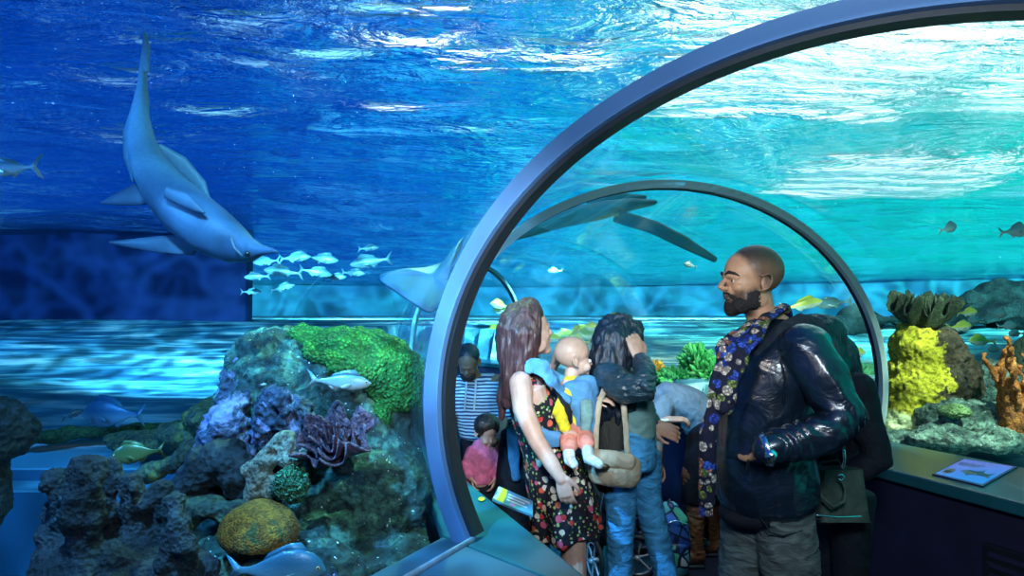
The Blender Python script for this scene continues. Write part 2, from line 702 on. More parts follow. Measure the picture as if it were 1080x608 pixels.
def joined_rock(parts, seed, amp, sc, voxel, fine=.3, smooth=2):
    m = MB()
    for c, r in parts: m.ell(c, r, nu=24, nv=16)
    m.melt(voxel, smooth)
    o = V((seed * 2.7, seed, seed * 4.4))

    def f(p, n):
        q = p * sc + o
        return amp * (mnoise.fractal(q, .95, 2.1, 6) - .8 * abs(mnoise.noise(q * 2.1)) + fine * mnoise.noise(q * 7))
    m.displace(f)
    return m


ROCK = mk_rock('mottled_green_reef_rock', [(.003, .008, .015), (.008, .022, .03), (.02, .07, .07), (.10, .26, .20), (.01, .02, .03)], 5, (.16, .22, .60), 2.6, .60, speck=True)  # green, near black and violet tones mottled by noise
ROCKD = mk_rock('dark_reef_rock', [(.003, .006, .012), (.010, .016, .025), (.025, .036, .045), (.008, .01, .016)], 6, (.06, .12, .16), 4, .62)
ROCKB = mk_rock('brown_reef_rock', [(.02, .02, .015), (.06, .06, .035), (.12, .11, .06), (.03, .05, .04)], 6, (.10, .28, .22), 5, .60)

# --- the great mound beside the arch
mound_parts = [((-.84, 3.10, .95), (.50, .40, .54)), ((-.95, 3.12, .60), (.60, .45, .56)), ((-.60, 2.95, .50), (.42, .44, .62)),
               ((-1.08, 3.0, .45), (.48, .42, .45)), ((-.42, 2.66, .22), (.40, .40, .46)), ((-1.08, 3.15, 1.15), (.27, .28, .26)), ((-.72, 3.12, 1.18), (.36, .34, .34)),
               ((-.36, 2.42, .15), (.25, .22, .40))]
mound_parts += [(tuple(P(292, 392, 3.0)), (.22, .26, .21)), (tuple(P(275, 440, 2.95)), (.22, .24, .24))]
mound = joined_rock(mound_parts, 3, .060, 3.4, .022)
# keep it clear of the tunnel skin
def left_limit(y, z):
    zz = max(z, LEDGE)
    pts = []
    for s in (ST[0], ST[1], ST[2], ST[3]):
        k = max(-1, min(1, (zz - s[5]) / s[4]))
        pts.append(ring_pt(s, PI - math.asin(k), .03 + (.07 if z < LEDGE + .03 else 0)))
    for a, b in zip(pts[:-1], pts[1:]):
        if y <= b.y or b is pts[-1]:
            return a.x + (b.x - a.x) * (y - a.y) / (b.y - a.y)


def keep_out(p):
    lim = left_limit(p.y, p.z) - .03
    if p.x > lim: return V((lim, p.y, p.z))
    return p
mound.warp(keep_out)
mo = mound.build('reef_mound', ROCK)
rebase(mo, (-.85, 3.05, 0))
tag(mo, 'tall mottled reef mound beside the near arch, crowned with green coral', 'rock')

# --- green coral carpet on top
GREEN = None
t = NT('green_star_coral')
co = t.coord()
v = t.vor(co, 58, 'F1'); n = t.noise(co, 9, 5, .6, .5); nf = t.noise(co, 70, 3, .6)
c = t.ramp(n.outputs[0], [(.3, (.01, .16, .05)), (.5, (.03, .42, .08)), (.68, (.12, .75, .12))])
c = t.mix(.8, c, t.ramp(v.outputs['Distance'], [(.1, (1, 1, 1)), (.5, (.12, .2, .15))]), 'MULTIPLY')
t.bsdf(c, .7, 0, t.math('SUBTRACT', nf.outputs[0], v.outputs['Distance']), 1.0, .03)
GREEN = t.m
gp = [(300, 352), (322, 338), (350, 331), (395, 331), (420, 346), (436, 368), (446, 400), (446, 432), (434, 428), (428, 440), (418, 436), (410, 452), (397, 446), (388, 440), (392, 424), (380, 408), (368, 398), (352, 396), (340, 388), (324, 384), (318, 368)]
src = joined_rock(mound_parts, 3, .060, 3.4, .022)
src.warp(keep_out)
ns = src.normals()
keep = set()
for i, p in enumerate(src.v):
    a, b = proj(p)
    if pip(gp, a + 5 * mnoise.noise(V(p) * 14), b + 5 * mnoise.noise(V(p) * 14 + V((4, 4, 4)))): keep.add(i)
m = MB()
idx = {}
for f in src.f:
    if all(i in keep for i in f):
        g = []
        for i in f:
            if i not in idx:
                idx[i] = len(m.v)
                p = V(src.v[i]); nn = V(ns[i])
                m.v.append(tuple(p + nn * (.018 + .012 * mnoise.noise(p * 22))))
            g.append(idx[i])
        m.f.append(tuple(g))
gc = m.build('green_coral_carpet', GREEN, thick=.03)
tag(gc, 'bright green coral carpet over the top of the tall mound', 'coral')
gc.modifiers['thickness'].offset = -1


# --- leafy cup coral
def cup_coral(c, r, h, seed, tilt=(0, 0), leaves=3, ruffle=7, voxel=None, thick=.006):
    m = MB()
    rnd = random.Random(seed)
    X = Matrix.Rotation(tilt[0], 3, 'X') @ Matrix.Rotation(tilt[1], 3, 'Y')
    for L in range(leaves):
        k = 1 - L * .27
        ph = rnd.random() * 6

        def fn(u, v, k=k, ph=ph, L=L):
            a = 2 * PI * u
            rr = r * k * (.16 + .84 * v ** .8)
            z = h * (v ** 1.5) * (1 - .08 * L) + L * .012
            ruf = v * v * (.16 * math.sin(ruffle * a + ph) + .09 * math.sin((ruffle * 2.3) // 1 * a + 2 * ph))
            rr *= 1 + ruf
            z += h * .35 * v * v * math.sin((ruffle + 2) * a + ph * 2)
            rr *= 1 + .06 * mnoise.noise(V((math.cos(a) * 3, math.sin(a) * 3, v * 3 + seed)))
            return V(c) + X @ V((rr * math.cos(a), rr * math.sin(a), z))
        m.grid(fn, 90, 12, wrap=True)
    return m


PURP = mk_rock('plum_leaf_coral', [(.045, .02, .05), (.11, .06, .11), (.20, .13, .19), (.08, .04, .09)], 14, None, rough=.7, bump=.5)
c0 = P(356, 478, 2.50)
root = empty('cup_coral', c0, 'plum ruffled leaf coral on the front of the tall mound', 'coral')
cup_coral(c0, .135, .095, 5, (.62, -.1), 4, 6).build('leaves', PURP, root, thick=.006)
m = MB(); m.limb([c0 + V((0, .08, -.06)), c0 + V((0, .02, 0)), c0 + V((0, -.01, .03))], [.045, .035, .03]); m.build('stalk', ROCKD, root)

# --- tan tube sponge, small brain coral, orange dome coral
SPON = mk_rock('tan_sponge', [(.16, .18, .15), (.26, .28, .22), (.36, .38, .30)], 12, None, rough=.85, bump=.6)
m = MB()
d = 2.46
pts = [P(268, 532, 2.5), P(272, 512, d), P(276, 492, d), P(290, 478, d), P(302, 468, d)]
m.limb(pts, [.045, .042, .04, .045, .05])
m.limb([P(290, 478, d), P(306, 484, d - .02), P(318, 476, d)], [.04, .04, .036])
m.limb([P(276, 492, d), P(262, 496, d)], [.036, .03]); m.limb([P(270, 515, d), P(284, 520, d), P(290, 508, d)], [.035, .03, .028])
m.melt(.008, 3)
holes = [P(300, 463, d - .05), P(310, 478, d - .05), P(286, 480, d - .05), P(277, 500, d - .05), P(314, 470, d - .04), P(271, 520, d - .05), P(292, 470, d - .05)]
def pit(p, n):
    o = .006 * mnoise.noise(p * 30)
    for h in holes:
        r = (p - h).length
        if r < .022: o -= .025 * (1 - (r / .022) ** 2)
    return o
m.displace(pit)
sp = m.build('tube_sponge', SPON); rebase(sp, P(268, 535, 2.5)); tag(sp, 'pale tan pitted sponge branching up the left face of the mound', 'sponge')

t = NT('green_brain_coral')
co = t.coord()
nz = t.noise(co, 9, 2, .5, 2.5)
wv = t.math('SINE', t.math('MULTIPLY', nz.outputs[0], 55))
c = t.ramp(t.math('MULTIPLY_ADD', wv, .5), [(.0, (.01, .05, .04)), (.5, (.08, .30, .14))])
t.bsdf(c, .7, 0, wv, .9, .012)
BRAIN = t.m
def lumpy(c, r, seed, amp, sc, mer=0):
    m = MB(); m.ell(c, r, nu=90, nv=60)
    o = V((seed, seed * 2, seed * 3)); c = V(c)
    def f(p, n):
        q = (p - c) * sc + o
        d_ = amp * mnoise.noise(q * .5)
        if mer:
            d_ += mer * math.sin(9 * mnoise.noise(q) + 6 * mnoise.noise(q * .6 + V((3, 3, 3))) )
        return d_
    return m.displace(f)
c0 = P(308, 511, 2.40)
b = lumpy(c0, (.062, .05, .066), 2, .01, 28, .006).build('brain_coral', BRAIN); rebase(b, c0 - V((0, 0, .06))); tag(b, 'small green brain coral with winding ridges above the orange dome', 'coral')
ORNG = mk_rock('ochre_orange_coral', [(.05, .022, .003), (.20, .085, .006), (.34, .15, .012), (.11, .09, .015)], 20, (.07, .10, .03), 9, .56, bump=.7)
c0 = P(271, 562, 2.22)
m = lumpy(c0, (.122, .12, .086), 4, .03, 12, .002)
m.warp(lambda p: V((p.x, p.y, max(p.z, c0.z - .035 + .012 * mnoise.noise(p * 20)))))
b = m.build('dome_coral', ORNG); rebase(b, c0 - V((0, 0, .045))); tag(b, 'ochre orange dome coral low on the left of the mound', 'coral')

# --- foreground reef apron under the dome coral
m = joined_rock([(P(300, 640, 2.35), (.42, .30, .24)), (P(430, 640, 2.55), (.36, .3, .26)), (P(250, 615, 2.35), (.24, .22, .17)), (P(350, 590, 2.65), (.3, .2, .22)), (P(200, 680, 2.3), (.4, .3, .25))], 8, .05, 5, .016)
m.warp(keep_out)
m = m.build('reef_apron', ROCK); rebase(m, P(300, 690, 2.35)); tag(m, 'speckled dark rock apron at the foot of the mound below the orange coral', 'rock')

# --- boulder with lavender crust on the left flank
LAV = mk_rock('lavender_crust_rock', [(.015, .03, .06), (.05, .08, .15), (.10, .14, .24)], 6, (.42, .46, .85), 5, .50)
m = joined_rock([(P(246, 470, 2.75), (.12, .14, .24)), (P(262, 420, 2.9), (.13, .14, .18)), (P(232, 500, 2.7), (.10, .12, .12))], 11, .06, 6, .014)
m = m.build('reef_boulder', LAV); rebase(m, P(246, 540, 2.75)); tag(m, 'lavender crusted boulder leaning on the left flank of the mound', 'rock')
m = joined_rock([(P(300, 435, 2.62), (.10, .08, .10)), (P(285, 450, 2.64), (.07, .07, .08)), (P(318, 448, 2.62), (.06, .06, .06))], 12, .05, 9, .010)
m = m.build('reef_rock', LAV); rebase(m, P(300, 465, 2.62)); tag(m, 'violet crusted knob of rock left of the plum leaf coral', 'rock')

# --- driftwood-like rock arms reaching left
ARMS = mk_rock('mossy_arm_rock', [(.01, .02, .025), (.03, .06, .05), (.08, .12, .05), (.02, .04, .05)], 7, (.16, .22, .05), 3, .58)
arms = [([(262, 470), (232, 462), (205, 478), (178, 492), (150, 503)], [.06, .075, .055, .04, .022], 2.75, 'mossy rock arm reaching left, the longer upper one', 'a'),
        ([(270, 510), (240, 492), (215, 498), (190, 520), (168, 535)], [.08, .085, .075, .055, .04], 2.55, 'thick dark rock arm below the longer mossy arm', 'b'),
        ([(250, 545), (222, 538), (196, 545), (172, 566)], [.07, .06, .06, .06], 2.5, 'short dark rock arm just left of the orange dome coral', 'c')]
for pts, rr, d, lab, s in arms:
    m = MB(); m.limb([P(a, b, d) for a, b in pts], rr, n=16)
    m.melt(.010, 2)
    m.displace(lambda p, n: .045 * mnoise.fractal(p * 7 + V((d, 0, len(lab))), 1, 2.1, 5))
    o = m.build('reef_rock', ARMS if s != 'b' else ROCKD); rebase(o, P(*pts[0], d) - V((0, 0, .05))); tag(o, lab, 'rock', 'rock arms left of the mound')

# --- ledges of rock further back at left
m = MB()
for (a, b, d, r) in ((225, 455, 4.2, (.35, .3, .09)), (175, 463, 4.4, (.4, .3, .06)), (250, 440, 4.0, (.3, .3, .12))): m.ell(P(a, b, d), r)
m.melt(.02, 2).displace(lambda p, n: .06 * mnoise.fractal(p * 4, 1, 2.1, 5))
o = m.build('rock_shelf', ARMS); rebase(o, P(215, 475, 4.3)); tag(o, 'low flat rock shelf behind the rock arms, left of the mound', 'rock')

# --- knobbly branching coral
def branching(base, height, spread, seed, r0, lean=(0, 0), n=9, knob=.5, voxel=.010, amp=.02, nsc=22, fork=2):
    rnd = random.Random(seed)
    m = MB()
    base = V(base)

    def grow(p, d, r, L, lev):
        pts = [p]; q = p
        for k in range(4):
            d = (d + V((rnd.uniform(-.3, .3), rnd.uniform(-.3, .3), rnd.uniform(-.05, .25)))).normalized()
            q = q + d * L / 4; pts.append(q)
        rad = [r * (1 - .12 * k) * rnd.uniform(.85, 1.15) for k in range(5)]
        m.limb(pts, rad, n=10)
        for k in range(3):
            if rnd.random() < knob: m.ell(pts[rnd.randint(2, 4)] + V((rnd.uniform(-1, 1), rnd.uniform(-1, 1), rnd.uniform(-.3, 1))) * r * .8, r * rnd.uniform(.5, .8), nu=10, nv=7)
        if lev > 0:
            for k in range(fork):
                a = rnd.uniform(0, 2 * PI)
                grow(pts[rnd.randint(2, 4)], (d + V((math.cos(a), math.sin(a), .3)) * .7).normalized(), r * .72, L * .62, lev - 1)
    for k in range(n):
        a = 2 * PI * k / n + rnd.uniform(-.3, .3)
        s = rnd.uniform(.1, 1) * spread
        d = V((math.cos(a) * s + lean[0], math.sin(a) * s * .7 + lean[1], 1)).normalized()
        grow(base + V((math.cos(a), math.sin(a), 0)) * r0, d, r0 * rnd.uniform(.8, 1.1), height * rnd.uniform(.6, .95), 1)
    m.ell(base, (r0 * 2.5, r0 * 2.2, r0 * 1.6))
    m.melt(voxel, 2)
    m.displace(lambda p, nn: amp * mnoise.fractal(p * nsc, 1, 2.1, 4))
    return m


DKCOR = mk_rock('dark_knobbly_coral', [(.002, .004, .010), (.005, .009, .018), (.011, .017, .028), (.022, .036, .052)], 11, (.03, .09, .13), 9, .68, bump=.8)
m = MB()
rnd = random.Random(4)
D = 2.15
cols_ = [(92, 595, 95, 496, .050), (72, 590, 62, 508, .040), (112, 580, 122, 492, .034), (60, 560, 56, 500, .032), (130, 590, 138, 510, .036), (85, 560, 80, 498, .036), (160, 600, 168, 520, .036), (188, 600, 190, 545, .036), (105, 560, 104, 498, .03), (176, 590, 182, 525, .03), (60, 600, 48, 565, .036), (150, 600, 150, 560, .05)]
for (x0, y0, x1, y1, r) in cols_:
    dd = D + rnd.uniform(-.1, .12)
    a, b = P(x0, y0, dd), P(x1, y1, dd + rnd.uniform(-.05, .05))
    mid = (a + b) / 2 + V((rnd.uniform(-.03, .03), rnd.uniform(-.03, .03), 0))
    m.limb([a, mid, b], [r * 1.2, r * 1.1, r * .9], n=12)
    for k in range(9):
        q = a.lerp(b, rnd.uniform(.2, 1.05)) + V((rnd.uniform(-1, 1), rnd.uniform(-1, .6), rnd.uniform(-.3, .6))) * r * 1.15
        m.ell(q, r * rnd.uniform(.28, .55), nu=10, nv=7)
m.ell(P(100, 605, D), (.20, .16, .13)); m.ell(P(180, 612, D), (.14, .14, .10))
m.melt(.009, 1)
m.displace(lambda p, n: .022 * mnoise.fractal(p * 16, 1, 2.1, 5))
o = m.build('knobbly_coral', DKCOR); rebase(o, P(110, 640, D)); tag(o, 'large dark knobbly coral standing in the lower left foreground', 'coral')
m = joined_rock([(P(120, 655, D + .05), (.34, .26, .16)), (P(210, 640, D + .1), (.26, .24, .14)), (P(60, 680, D + .05), (.2, .2, .16))], 21, .05, 5, .015)
o = m.build('coral_base_rock', ROCKB); rebase(o, P(120, 700, D)); tag(o, 'brown rock under the dark knobbly coral at lower left', 'rock')

# dark rounded boulder at the left border
m = rock_mesh(P(-8, 452, 3.2), (.17, .2, .16), 6, .04, 3, 5)
o = m.build('boulder', ROCKD); rebase(o, P(-8, 485, 3.2)); tag(o, 'dark rounded boulder cut by the left border', 'rock')
m = joined_rock([(P(-25, 470, 3.25), (.14, .18, .2)), (P(-40, 520, 3.25), (.2, .2, .35))], 31, .04, 5, .02)
o = m.build('rock_stack', ROCKD); rebase(o, P(-40, 580, 3.25)); tag(o, 'dark rock stack carrying the boulder at the left border', 'rock')

# --- right side: tower rock with yellow crust
YEL = None
t = NT('yellow_crust_and_dark_rock')
co = t.coord()
n1 = t.noise(co, 6, 8, .65, .4); n3 = t.noise(co, 34, 5, .7); v = t.vor(co, 26, 'F1')
rock = t.mix(.9, t.ramp(n1.outputs[0], [(.3, (.012, .014, .010)), (.45, (.045, .04, .02)), (.58, (.08, .06, .03)), (.7, (.03, .09, .05))]), t.ramp(n3.outputs[0], [(.38, (.15, .15, .15)), (.55, (1.1, 1.1, 1.1))]), 'MULTIPLY')
yel = t.ramp(n3.outputs[0], [(.34, (.06, .06, .004)), (.46, (.38, .38, .012)), (.7, (.62, .64, .04))])
wh = t.ramp(n3.outputs[0], [(.3, (.25, .35, .12)), (.6, (.70, .85, .50))])
sp = t.n('ShaderNodeSeparateXYZ'); t.l(t.tc.outputs['Object'], sp.inputs[0])
nb = t.noise(co, 9, 5, .7)
side = t.math('ADD', sp.outputs[0], t.math('MULTIPLY', nb.outputs[0], .50))   # x + .3 n
fy = t.ramp(side, [(.30, (1, 1, 1)), (.315, (0, 0, 0))])
low = t.math('ADD', sp.outputs[2], t.math('MULTIPLY', nb.outputs[0], .2))
fw = t.ramp(low, [(.40, (1, 1, 1)), (.45, (0, 0, 0))])
c = t.mix(fy, rock, t.mix(fw, yel, wh))
t.bsdf(c, .8, 0, t.math('ADD', n3.outputs[0], v.outputs['Distance']), .9, .025)
YEL = t.m
TD = 5.0
m = joined_rock([(P(978, 372, TD), (.26, .26, .24)), (P(975, 410, TD), (.33, .3, .30)), (P(966, 445, TD), (.34, .3, .26)), (P(1005, 400, TD + .05), (.20, .24, .26))], 41, .045, 5, .016)
o = m.build('tower_rock', YEL); rebase(o, P(968, 478, TD)); tag(o, 'yellow crusted tower rock on the right behind the ledge', 'rock')
FAN = mk_rock('dark_green_leaf_coral', [(.012, .02, .012), (.03, .06, .03), (.06, .10, .05)], 14, None, bump=.5)
c0 = P(972, 346, TD)
root = empty('leaf_coral', c0, 'dark ruffled leaf coral crowning the yellow tower rock', 'coral')
cup_coral(c0 - V((0, 0, .02)), .21, .21, 9, (.15, 0), 4, 8).build('leaves', FAN, root, thick=.008)
m = MB(); m.limb([c0 - V((0, 0, .08)), c0 + V((0, 0, .02))], [.09, .07]); m.build('stalk', ROCKB, root)
m = joined_rock([(P(1010, 440, 4.75), (.30, .3, .14)), (P(955, 468, 4.6), (.30, .25, .08)), (P(1060, 450, 4.7), (.30, .3, .16)), (P(1040, 405, 5.6), (.3, .3, .18)), (P(1020, 462, 4.35), (.4, .22, .08))], 43, .05, 5, .018)
BEDR = mk_rock('teal_rubble_rock', [(.015, .03, .03), (.05, .12, .10), (.16, .30, .24), (.05, .10, .08)], 7, (.25, .50, .40), 6, .60, speck=True)
o = m.build('rubble_bed', BEDR); rebase(o, P(1010, 480, 4.7)); tag(o, 'teal rubble rock bed at the foot of the tower rock', 'rock')
ORB = mk_rock('orange_branch_coral', [(.12, .04, .01), (.38, .13, .02), (.58, .24, .05)], 16, None, bump=.6)
m = branching(P(1066, 452, 4.45), .42, .75, 12, .035, (0, 0), 9, .6, .011, .018, 20)
o = m.build('branching_coral', ORB); rebase(o, P(1066, 460, 4.45)); tag(o, 'orange brown branching coral near the right border', 'coral')
m = rock_mesh(P(1100, 390, 6.0), (.32, .3, .30), 15, .06, 3, 5)
o = m.build('domed_rock', mk_rock('deep_green_rock', [(.01, .02, .015), (.02, .05, .03), (.03, .09, .05)], 8)); rebase(o, P(1100, 430, 6.0)); tag(o, 'deep green domed rock cut by the right border', 'rock')
m = rock_mesh(P(1040, 392, 6.6), (.20, .2, .10), 16, .04, 4, 5)
o = m.build('green_rock', GREEN); rebase(o, P(1040, 402, 6.6)); tag(o, 'small bright green knob right of the tower rock', 'rock')
m = lumpy(P(1005, 434, 4.45), (.11, .09, .05), 5, .02, 12, .002)
o = m.build('plate_coral', mk_rock('pale_green_coral', [(.08, .16, .06), (.2, .4, .14), (.3, .5, .2)], 14)); rebase(o, P(1005, 445, 4.45)); tag(o, 'pale green plate coral on the rubble bed', 'coral')

# orange tube coral behind the second arch's foot
m = MB(); rnd = random.Random(9)
for k in range(11):
    x = 905 + 22 * rnd.random(); h = rnd.uniform(405, 425)
    m.limb([P(x, 462, 5.4), P(x + rnd.uniform(-5, 5), (462 + h) / 2, 5.4 + rnd.uniform(-.1, .1)), P(x + rnd.uniform(-8, 8), h, 5.4)], [.03, .028, .024], n=10)
m.melt(.010, 1).displace(lambda p, n: .012 * mnoise.fractal(p * 22, 1, 2, 3))
o = m.build('tube_coral', ORB); rebase(o, P(915, 462, 5.4)); tag(o, 'orange tube coral behind the foot of the second arch', 'coral')
m = joined_rock([(P(915, 470, 5.6), (.35, .3, .1)), (P(905, 470, 5.8), (.3, .3, .1))], 51, .05, 4, .02)
o = m.build('low_rock', BEDR); rebase(o, P(905, 485, 5.8)); tag(o, 'low teal rock under the orange tube coral', 'rock')


# --- bushy green corals seen between the two women
def bush(c, r, seed, n, leaf=.05):
    rnd = random.Random(seed)
    m = MB(); c = V(c)
    for k in range(n):
        a = rnd.uniform(0, 2 * PI); z = rnd.uniform(-.2, 1)
        q = c + V((math.cos(a) * r[0] * math.sqrt(max(0, 1 - z * z)), math.sin(a) * r[1] * math.sqrt(max(0, 1 - z * z)), z * r[2])) * rnd.uniform(.5, 1)
        d = (q - c).normalized() + V((rnd.uniform(-.5, .5), rnd.uniform(-.5, .5), rnd.uniform(0, .5)))
        d.normalize()
        m.limb([q - d * leaf, q, q + d * leaf], [(leaf * .22, leaf * .12), (leaf * .5, leaf * .14), (leaf * .16, leaf * .08)], n=6)
    m.ell(c, (r[0] * .7, r[1] * .7, r[2] * .7))
    return m


LEAFG = M_plain('leafy_green_coral_skin', (.05, .38, .10), .6, 0, .6, 9, .3, .01)
LEAFY = M_plain('yellow_orange_coral_skin', (.70, .40, .04), .6, 0, .5, 12, .3, .01)
for (px, py, d, r, sd, n, mt, lab) in ((735, 385, 7.6, (.20, .2, .22), 1, 260, LEAFG, 'tall leafy green coral bush behind the bending person'),
                                       (716, 402, 7.5, (.34, .24, .13), 2, 260, LEAFG, 'low spreading green coral bush behind the bending person'),
                                       (752, 398, 7.4, (.3, .24, .16), 7, 220, LEAFG, 'green coral bush left of the scarf of the man in leather'),
                                       (691, 390, 7.7, (.10, .10, .11), 3, 120, LEAFY, 'yellow orange coral tuft beside the black haired woman'),
                                       (906, 395, 7.6, (.25, .2, .10), 8, 160, LEAFG, 'low green coral bush inside the second arch at right'),
                                       (648, 398, 9.8, (.5, .3, .18), 5, 200, LEAFG, 'green coral bush behind the baby and the black haired woman')):
    c0 = P(px, py, d)
    root = empty('coral_bush', c0 - V((0, 0, r[2])), lab, 'coral')
    bush(c0, r, sd, n, .055 if r[0] > .1 else .03).build('fronds', mt, root)
    m = MB(); m.limb([c0 - V((0, 0, r[2] * 1.6)), c0], [r[0] * .5, r[0] * .3]); m.build('stem', ROCKB, root)
m = joined_rock([(P(722, 422, 7.8), (.5, .35, .16)), (P(765, 422, 7.8), (.6, .4, .2))], 61, .05, 3, .025)
o = m.build('reef_ridge', BEDR); rebase(o, P(710, 450, 7.3)); tag(o, 'teal reef ridge under the green coral bushes', 'rock')
m = MB(); m.limb([P(8, 466, 5.0), P(70, 458, 5.2), P(150, 452, 5.3), P(245, 446, 5.4)], [(.10, .05)] * 4, side=(0, 1, 0), n=16)
m.melt(.02, 2).displace(lambda p, n: .03 * mnoise.fractal(p * 5, 1, 2, 4))
o = m.build('mossy_ridge', mk_rock('mossy_green_rock', [(.01, .03, .02), (.04, .12, .04), (.08, .22, .05)], 8)); rebase(o, P(120, 470, 5.2)); tag(o, 'long low mossy green ridge running from the boulder at the left border', 'rock')
# long dark reef silhouettes far back
for (pts, r, d, lab) in (([(430, 372), (470, 372), (560, 370), (620, 372)], .18, 14.0, 'long low reef ridge far behind the women'),
                         ([(860, 345), (930, 335), (1000, 345), (1080, 332)], .22, 11.5, 'long dark reef ridge far behind the tower rock'),
                         ([(1010, 322), (1060, 314), (1110, 312)], .22, 13.0, 'farthest dark reef ridge at the upper right'),
                         ([(60, 395), (150, 402), (240, 398)], .12, 9.5, 'long low reef ridge far away on the left')):
    m = MB(); m.limb([P(a, b, d) for a, b in pts], [(r * 1.6, r * .8)] * len(pts), side=(0, 1, 0), n=16)
    m.melt(.05, 2).displace(lambda p, n: .25 * mnoise.fractal(p * 1.3, 1, 2, 4))
    o = m.build('far_reef_ridge', ROCKD); rebase(o, P(pts[1][0], pts[1][1], d)); tag(o, lab, 'rock')
# ================================================================== fish, ray and sharks
def fish_mat(name, top, belly, stripe=None, rough=.35):
    t = NT(name)
    sp = t.n('ShaderNodeSeparateXYZ'); t.l(t.tc.outputs['Object'], sp.inputs[0])
    n = t.noise(t.coord(), 30, 3)
    h = t.math('MULTIPLY_ADD', sp.outputs[2], 12)       # half way up the flank at 0.5
    c = t.ramp(h, [(.25, belly), (.75, top)])
    if stripe:
        w = t.math('ABSOLUTE', t.math('SUBTRACT', h, .56))
        c = t.mix(t.ramp(w, [(.05, (1, 1, 1)), (.10, (0, 0, 0))]), c, stripe)
    v = t.vor(t.coord((1, 1, 1.4)), 170)
    c = t.mix(.35, c, t.ramp(v.outputs['Distance'], [(0, (1, 1, 1)), (.6, (.35, .4, .45))]), 'MULTIPLY')
    t.bsdf(c, rough, .15, v.outputs['Distance'], .2, .002)
    return t.m


FM_SIL = fish_mat('silver_blue_fish_skin', (.12, .28, .36), (.55, .72, .72))
FM_YEL = fish_mat('yellow_striped_fish_skin', (.62, .62, .08), (.85, .85, .62), (.85, .78, .02))
FM_PALE = fish_mat('pale_fish_skin', (.13, .27, .30), (.28, .42, .42))
FM_BLU = fish_mat('blue_grey_fish_skin', (.05, .20, .34), (.18, .42, .55))
FM_GRN = fish_mat('olive_fish_skin', (.05, .09, .03), (.12, .17, .06))
EYE_M = M_plain('fish_eye', (.01, .01, .01), .1, 0, .1, 5, 0)
EYE_R = M_plain('fish_eye_ring', (.7, .65, .4), .3, 0, .1, 5, 0)

PROFILE = {'slim': [(.0, .010, .0), (.06, .055, -.004), (.16, .095, 0), (.32, .125, 0), (.5, .12, 0), (.68, .085, 0), (.82, .048, 0), (.92, .028, 0), (1.0, .03, 0)],
           'deep': [(.0, .015, -.03), (.06, .085, -.012), (.16, .155, .005), (.32, .205, .01), (.5, .19, .008), (.68, .125, 0), (.82, .062, 0), (.92, .036, 0), (1.0, .038, 0)]}


def fish_parts(L, kind, wide=.5, bend=0, forked=.16):
    """fish pointing to +x, length L, origin at its middle; returns meshes by part"""
    prof = PROFILE[kind]
    bl = L * .84
    body = MB()
    pts, rad = [], []
    for s, h, dz in prof:
        x = L * .5 - s * bl
        y = bend * L * ((s - .3) ** 2)
        pts.append((x, y, dz * L)); rad.append((h * L, h * L * wide * (1 - .45 * s)))
    body.limb(pts, rad, side=(0, 0, 1), n=18)
    yt = lambda s: bend * L * ((s - .3) ** 2)
    mx = max(h for _, h, _ in prof)
    hgt = lambda s: np.interp(s, [q[0] for q in prof], [q[1] for q in prof]) * L

    def fin(poly, th=.006):
        m = MB()
        n = len(poly)
        vs = [V((p[0], p[1] - th * L * (1 if i < 3 else .3), p[2])) for i, p in enumerate(poly)] + [V((p[0], p[1] + th * L * (1 if i < 3 else .3), p[2])) for i, p in enumerate(poly)]
        m.add(vs, [tuple(range(n - 1, -1, -1)), tuple(range(n, 2 * n))] + [(i, (i + 1) % n, n + (i + 1) % n, n + i) for i in range(n)])
        return m
    xt = L * .5 - bl
    tail = fin([(xt + .03 * L, yt(1), .02 * L), (xt - .02 * L, yt(1.02), .05 * L), (xt - .10 * L, yt(1.1), .5 * forked * L * 1.6), (xt - forked * L, yt(1.2), forked * L * 1.05), (xt - .075 * L, yt(1.1), .01 * L),
                (xt - forked * L, yt(1.2), -forked * L * 1.05), (xt - .10 * L, yt(1.1), -.5 * forked * L * 1.6), (xt - .02 * L, yt(1.02), -.05 * L), (xt + .03 * L, yt(1), -.02 * L)], .008)
    ds = [.22, .3, .42, .55, .68, .76]
    up = [.035, .09, .085, .07, .06, .0]
    dors = fin([(L * .5 - s * bl, yt(s), hgt(s) - .012 * L + u * L) for s, u in zip(ds, up)] + [(L * .5 - s * bl, yt(s), hgt(s) - .02 * L) for s in (.76, .5, .22)])
    anal = fin([(L * .5 - s * bl, yt(s), -hgt(s) + .012 * L - u * L) for s, u in zip((.58, .64, .72, .8), (.0, .07, .05, .0))] + [(L * .5 - s * bl, yt(s), -hgt(s) + .02 * L) for s in (.8, .58)])
    pect = {}
    w = mx * L * wide * .8
    for s in (-1, 1):
        pect[s] = MB()
        pect[s].limb([(L * .22, s * w * .9, -.02 * L), (L * .14, s * (w + .03 * L), -.05 * L), (L * .06, s * (w + .05 * L), -.075 * L)], [(.012 * L, .004 * L), (.035 * L, .004 * L), (.02 * L, .003 * L)], side=(0, 0, 1), n=8)
    ex = L * .5 - .085 * bl
    ey = np.interp(.085, [q[0] for q in prof], [q[1] for q in prof]) * L * wide * .93
    ring, eye = {-1: MB(), 1: MB()}, {-1: MB(), 1: MB()}
    for s in (-1, 1):
        ring[s].ell((ex, s * ey, .018 * L), (.02 * L, .006 * L, .02 * L), nu=10, nv=8)
        eye[s].ell((ex, s * (ey + .004 * L), .018 * L), (.012 * L, .006 * L, .012 * L), nu=10, nv=8)
    return body, tail, dors, anal, pect, ring, eye


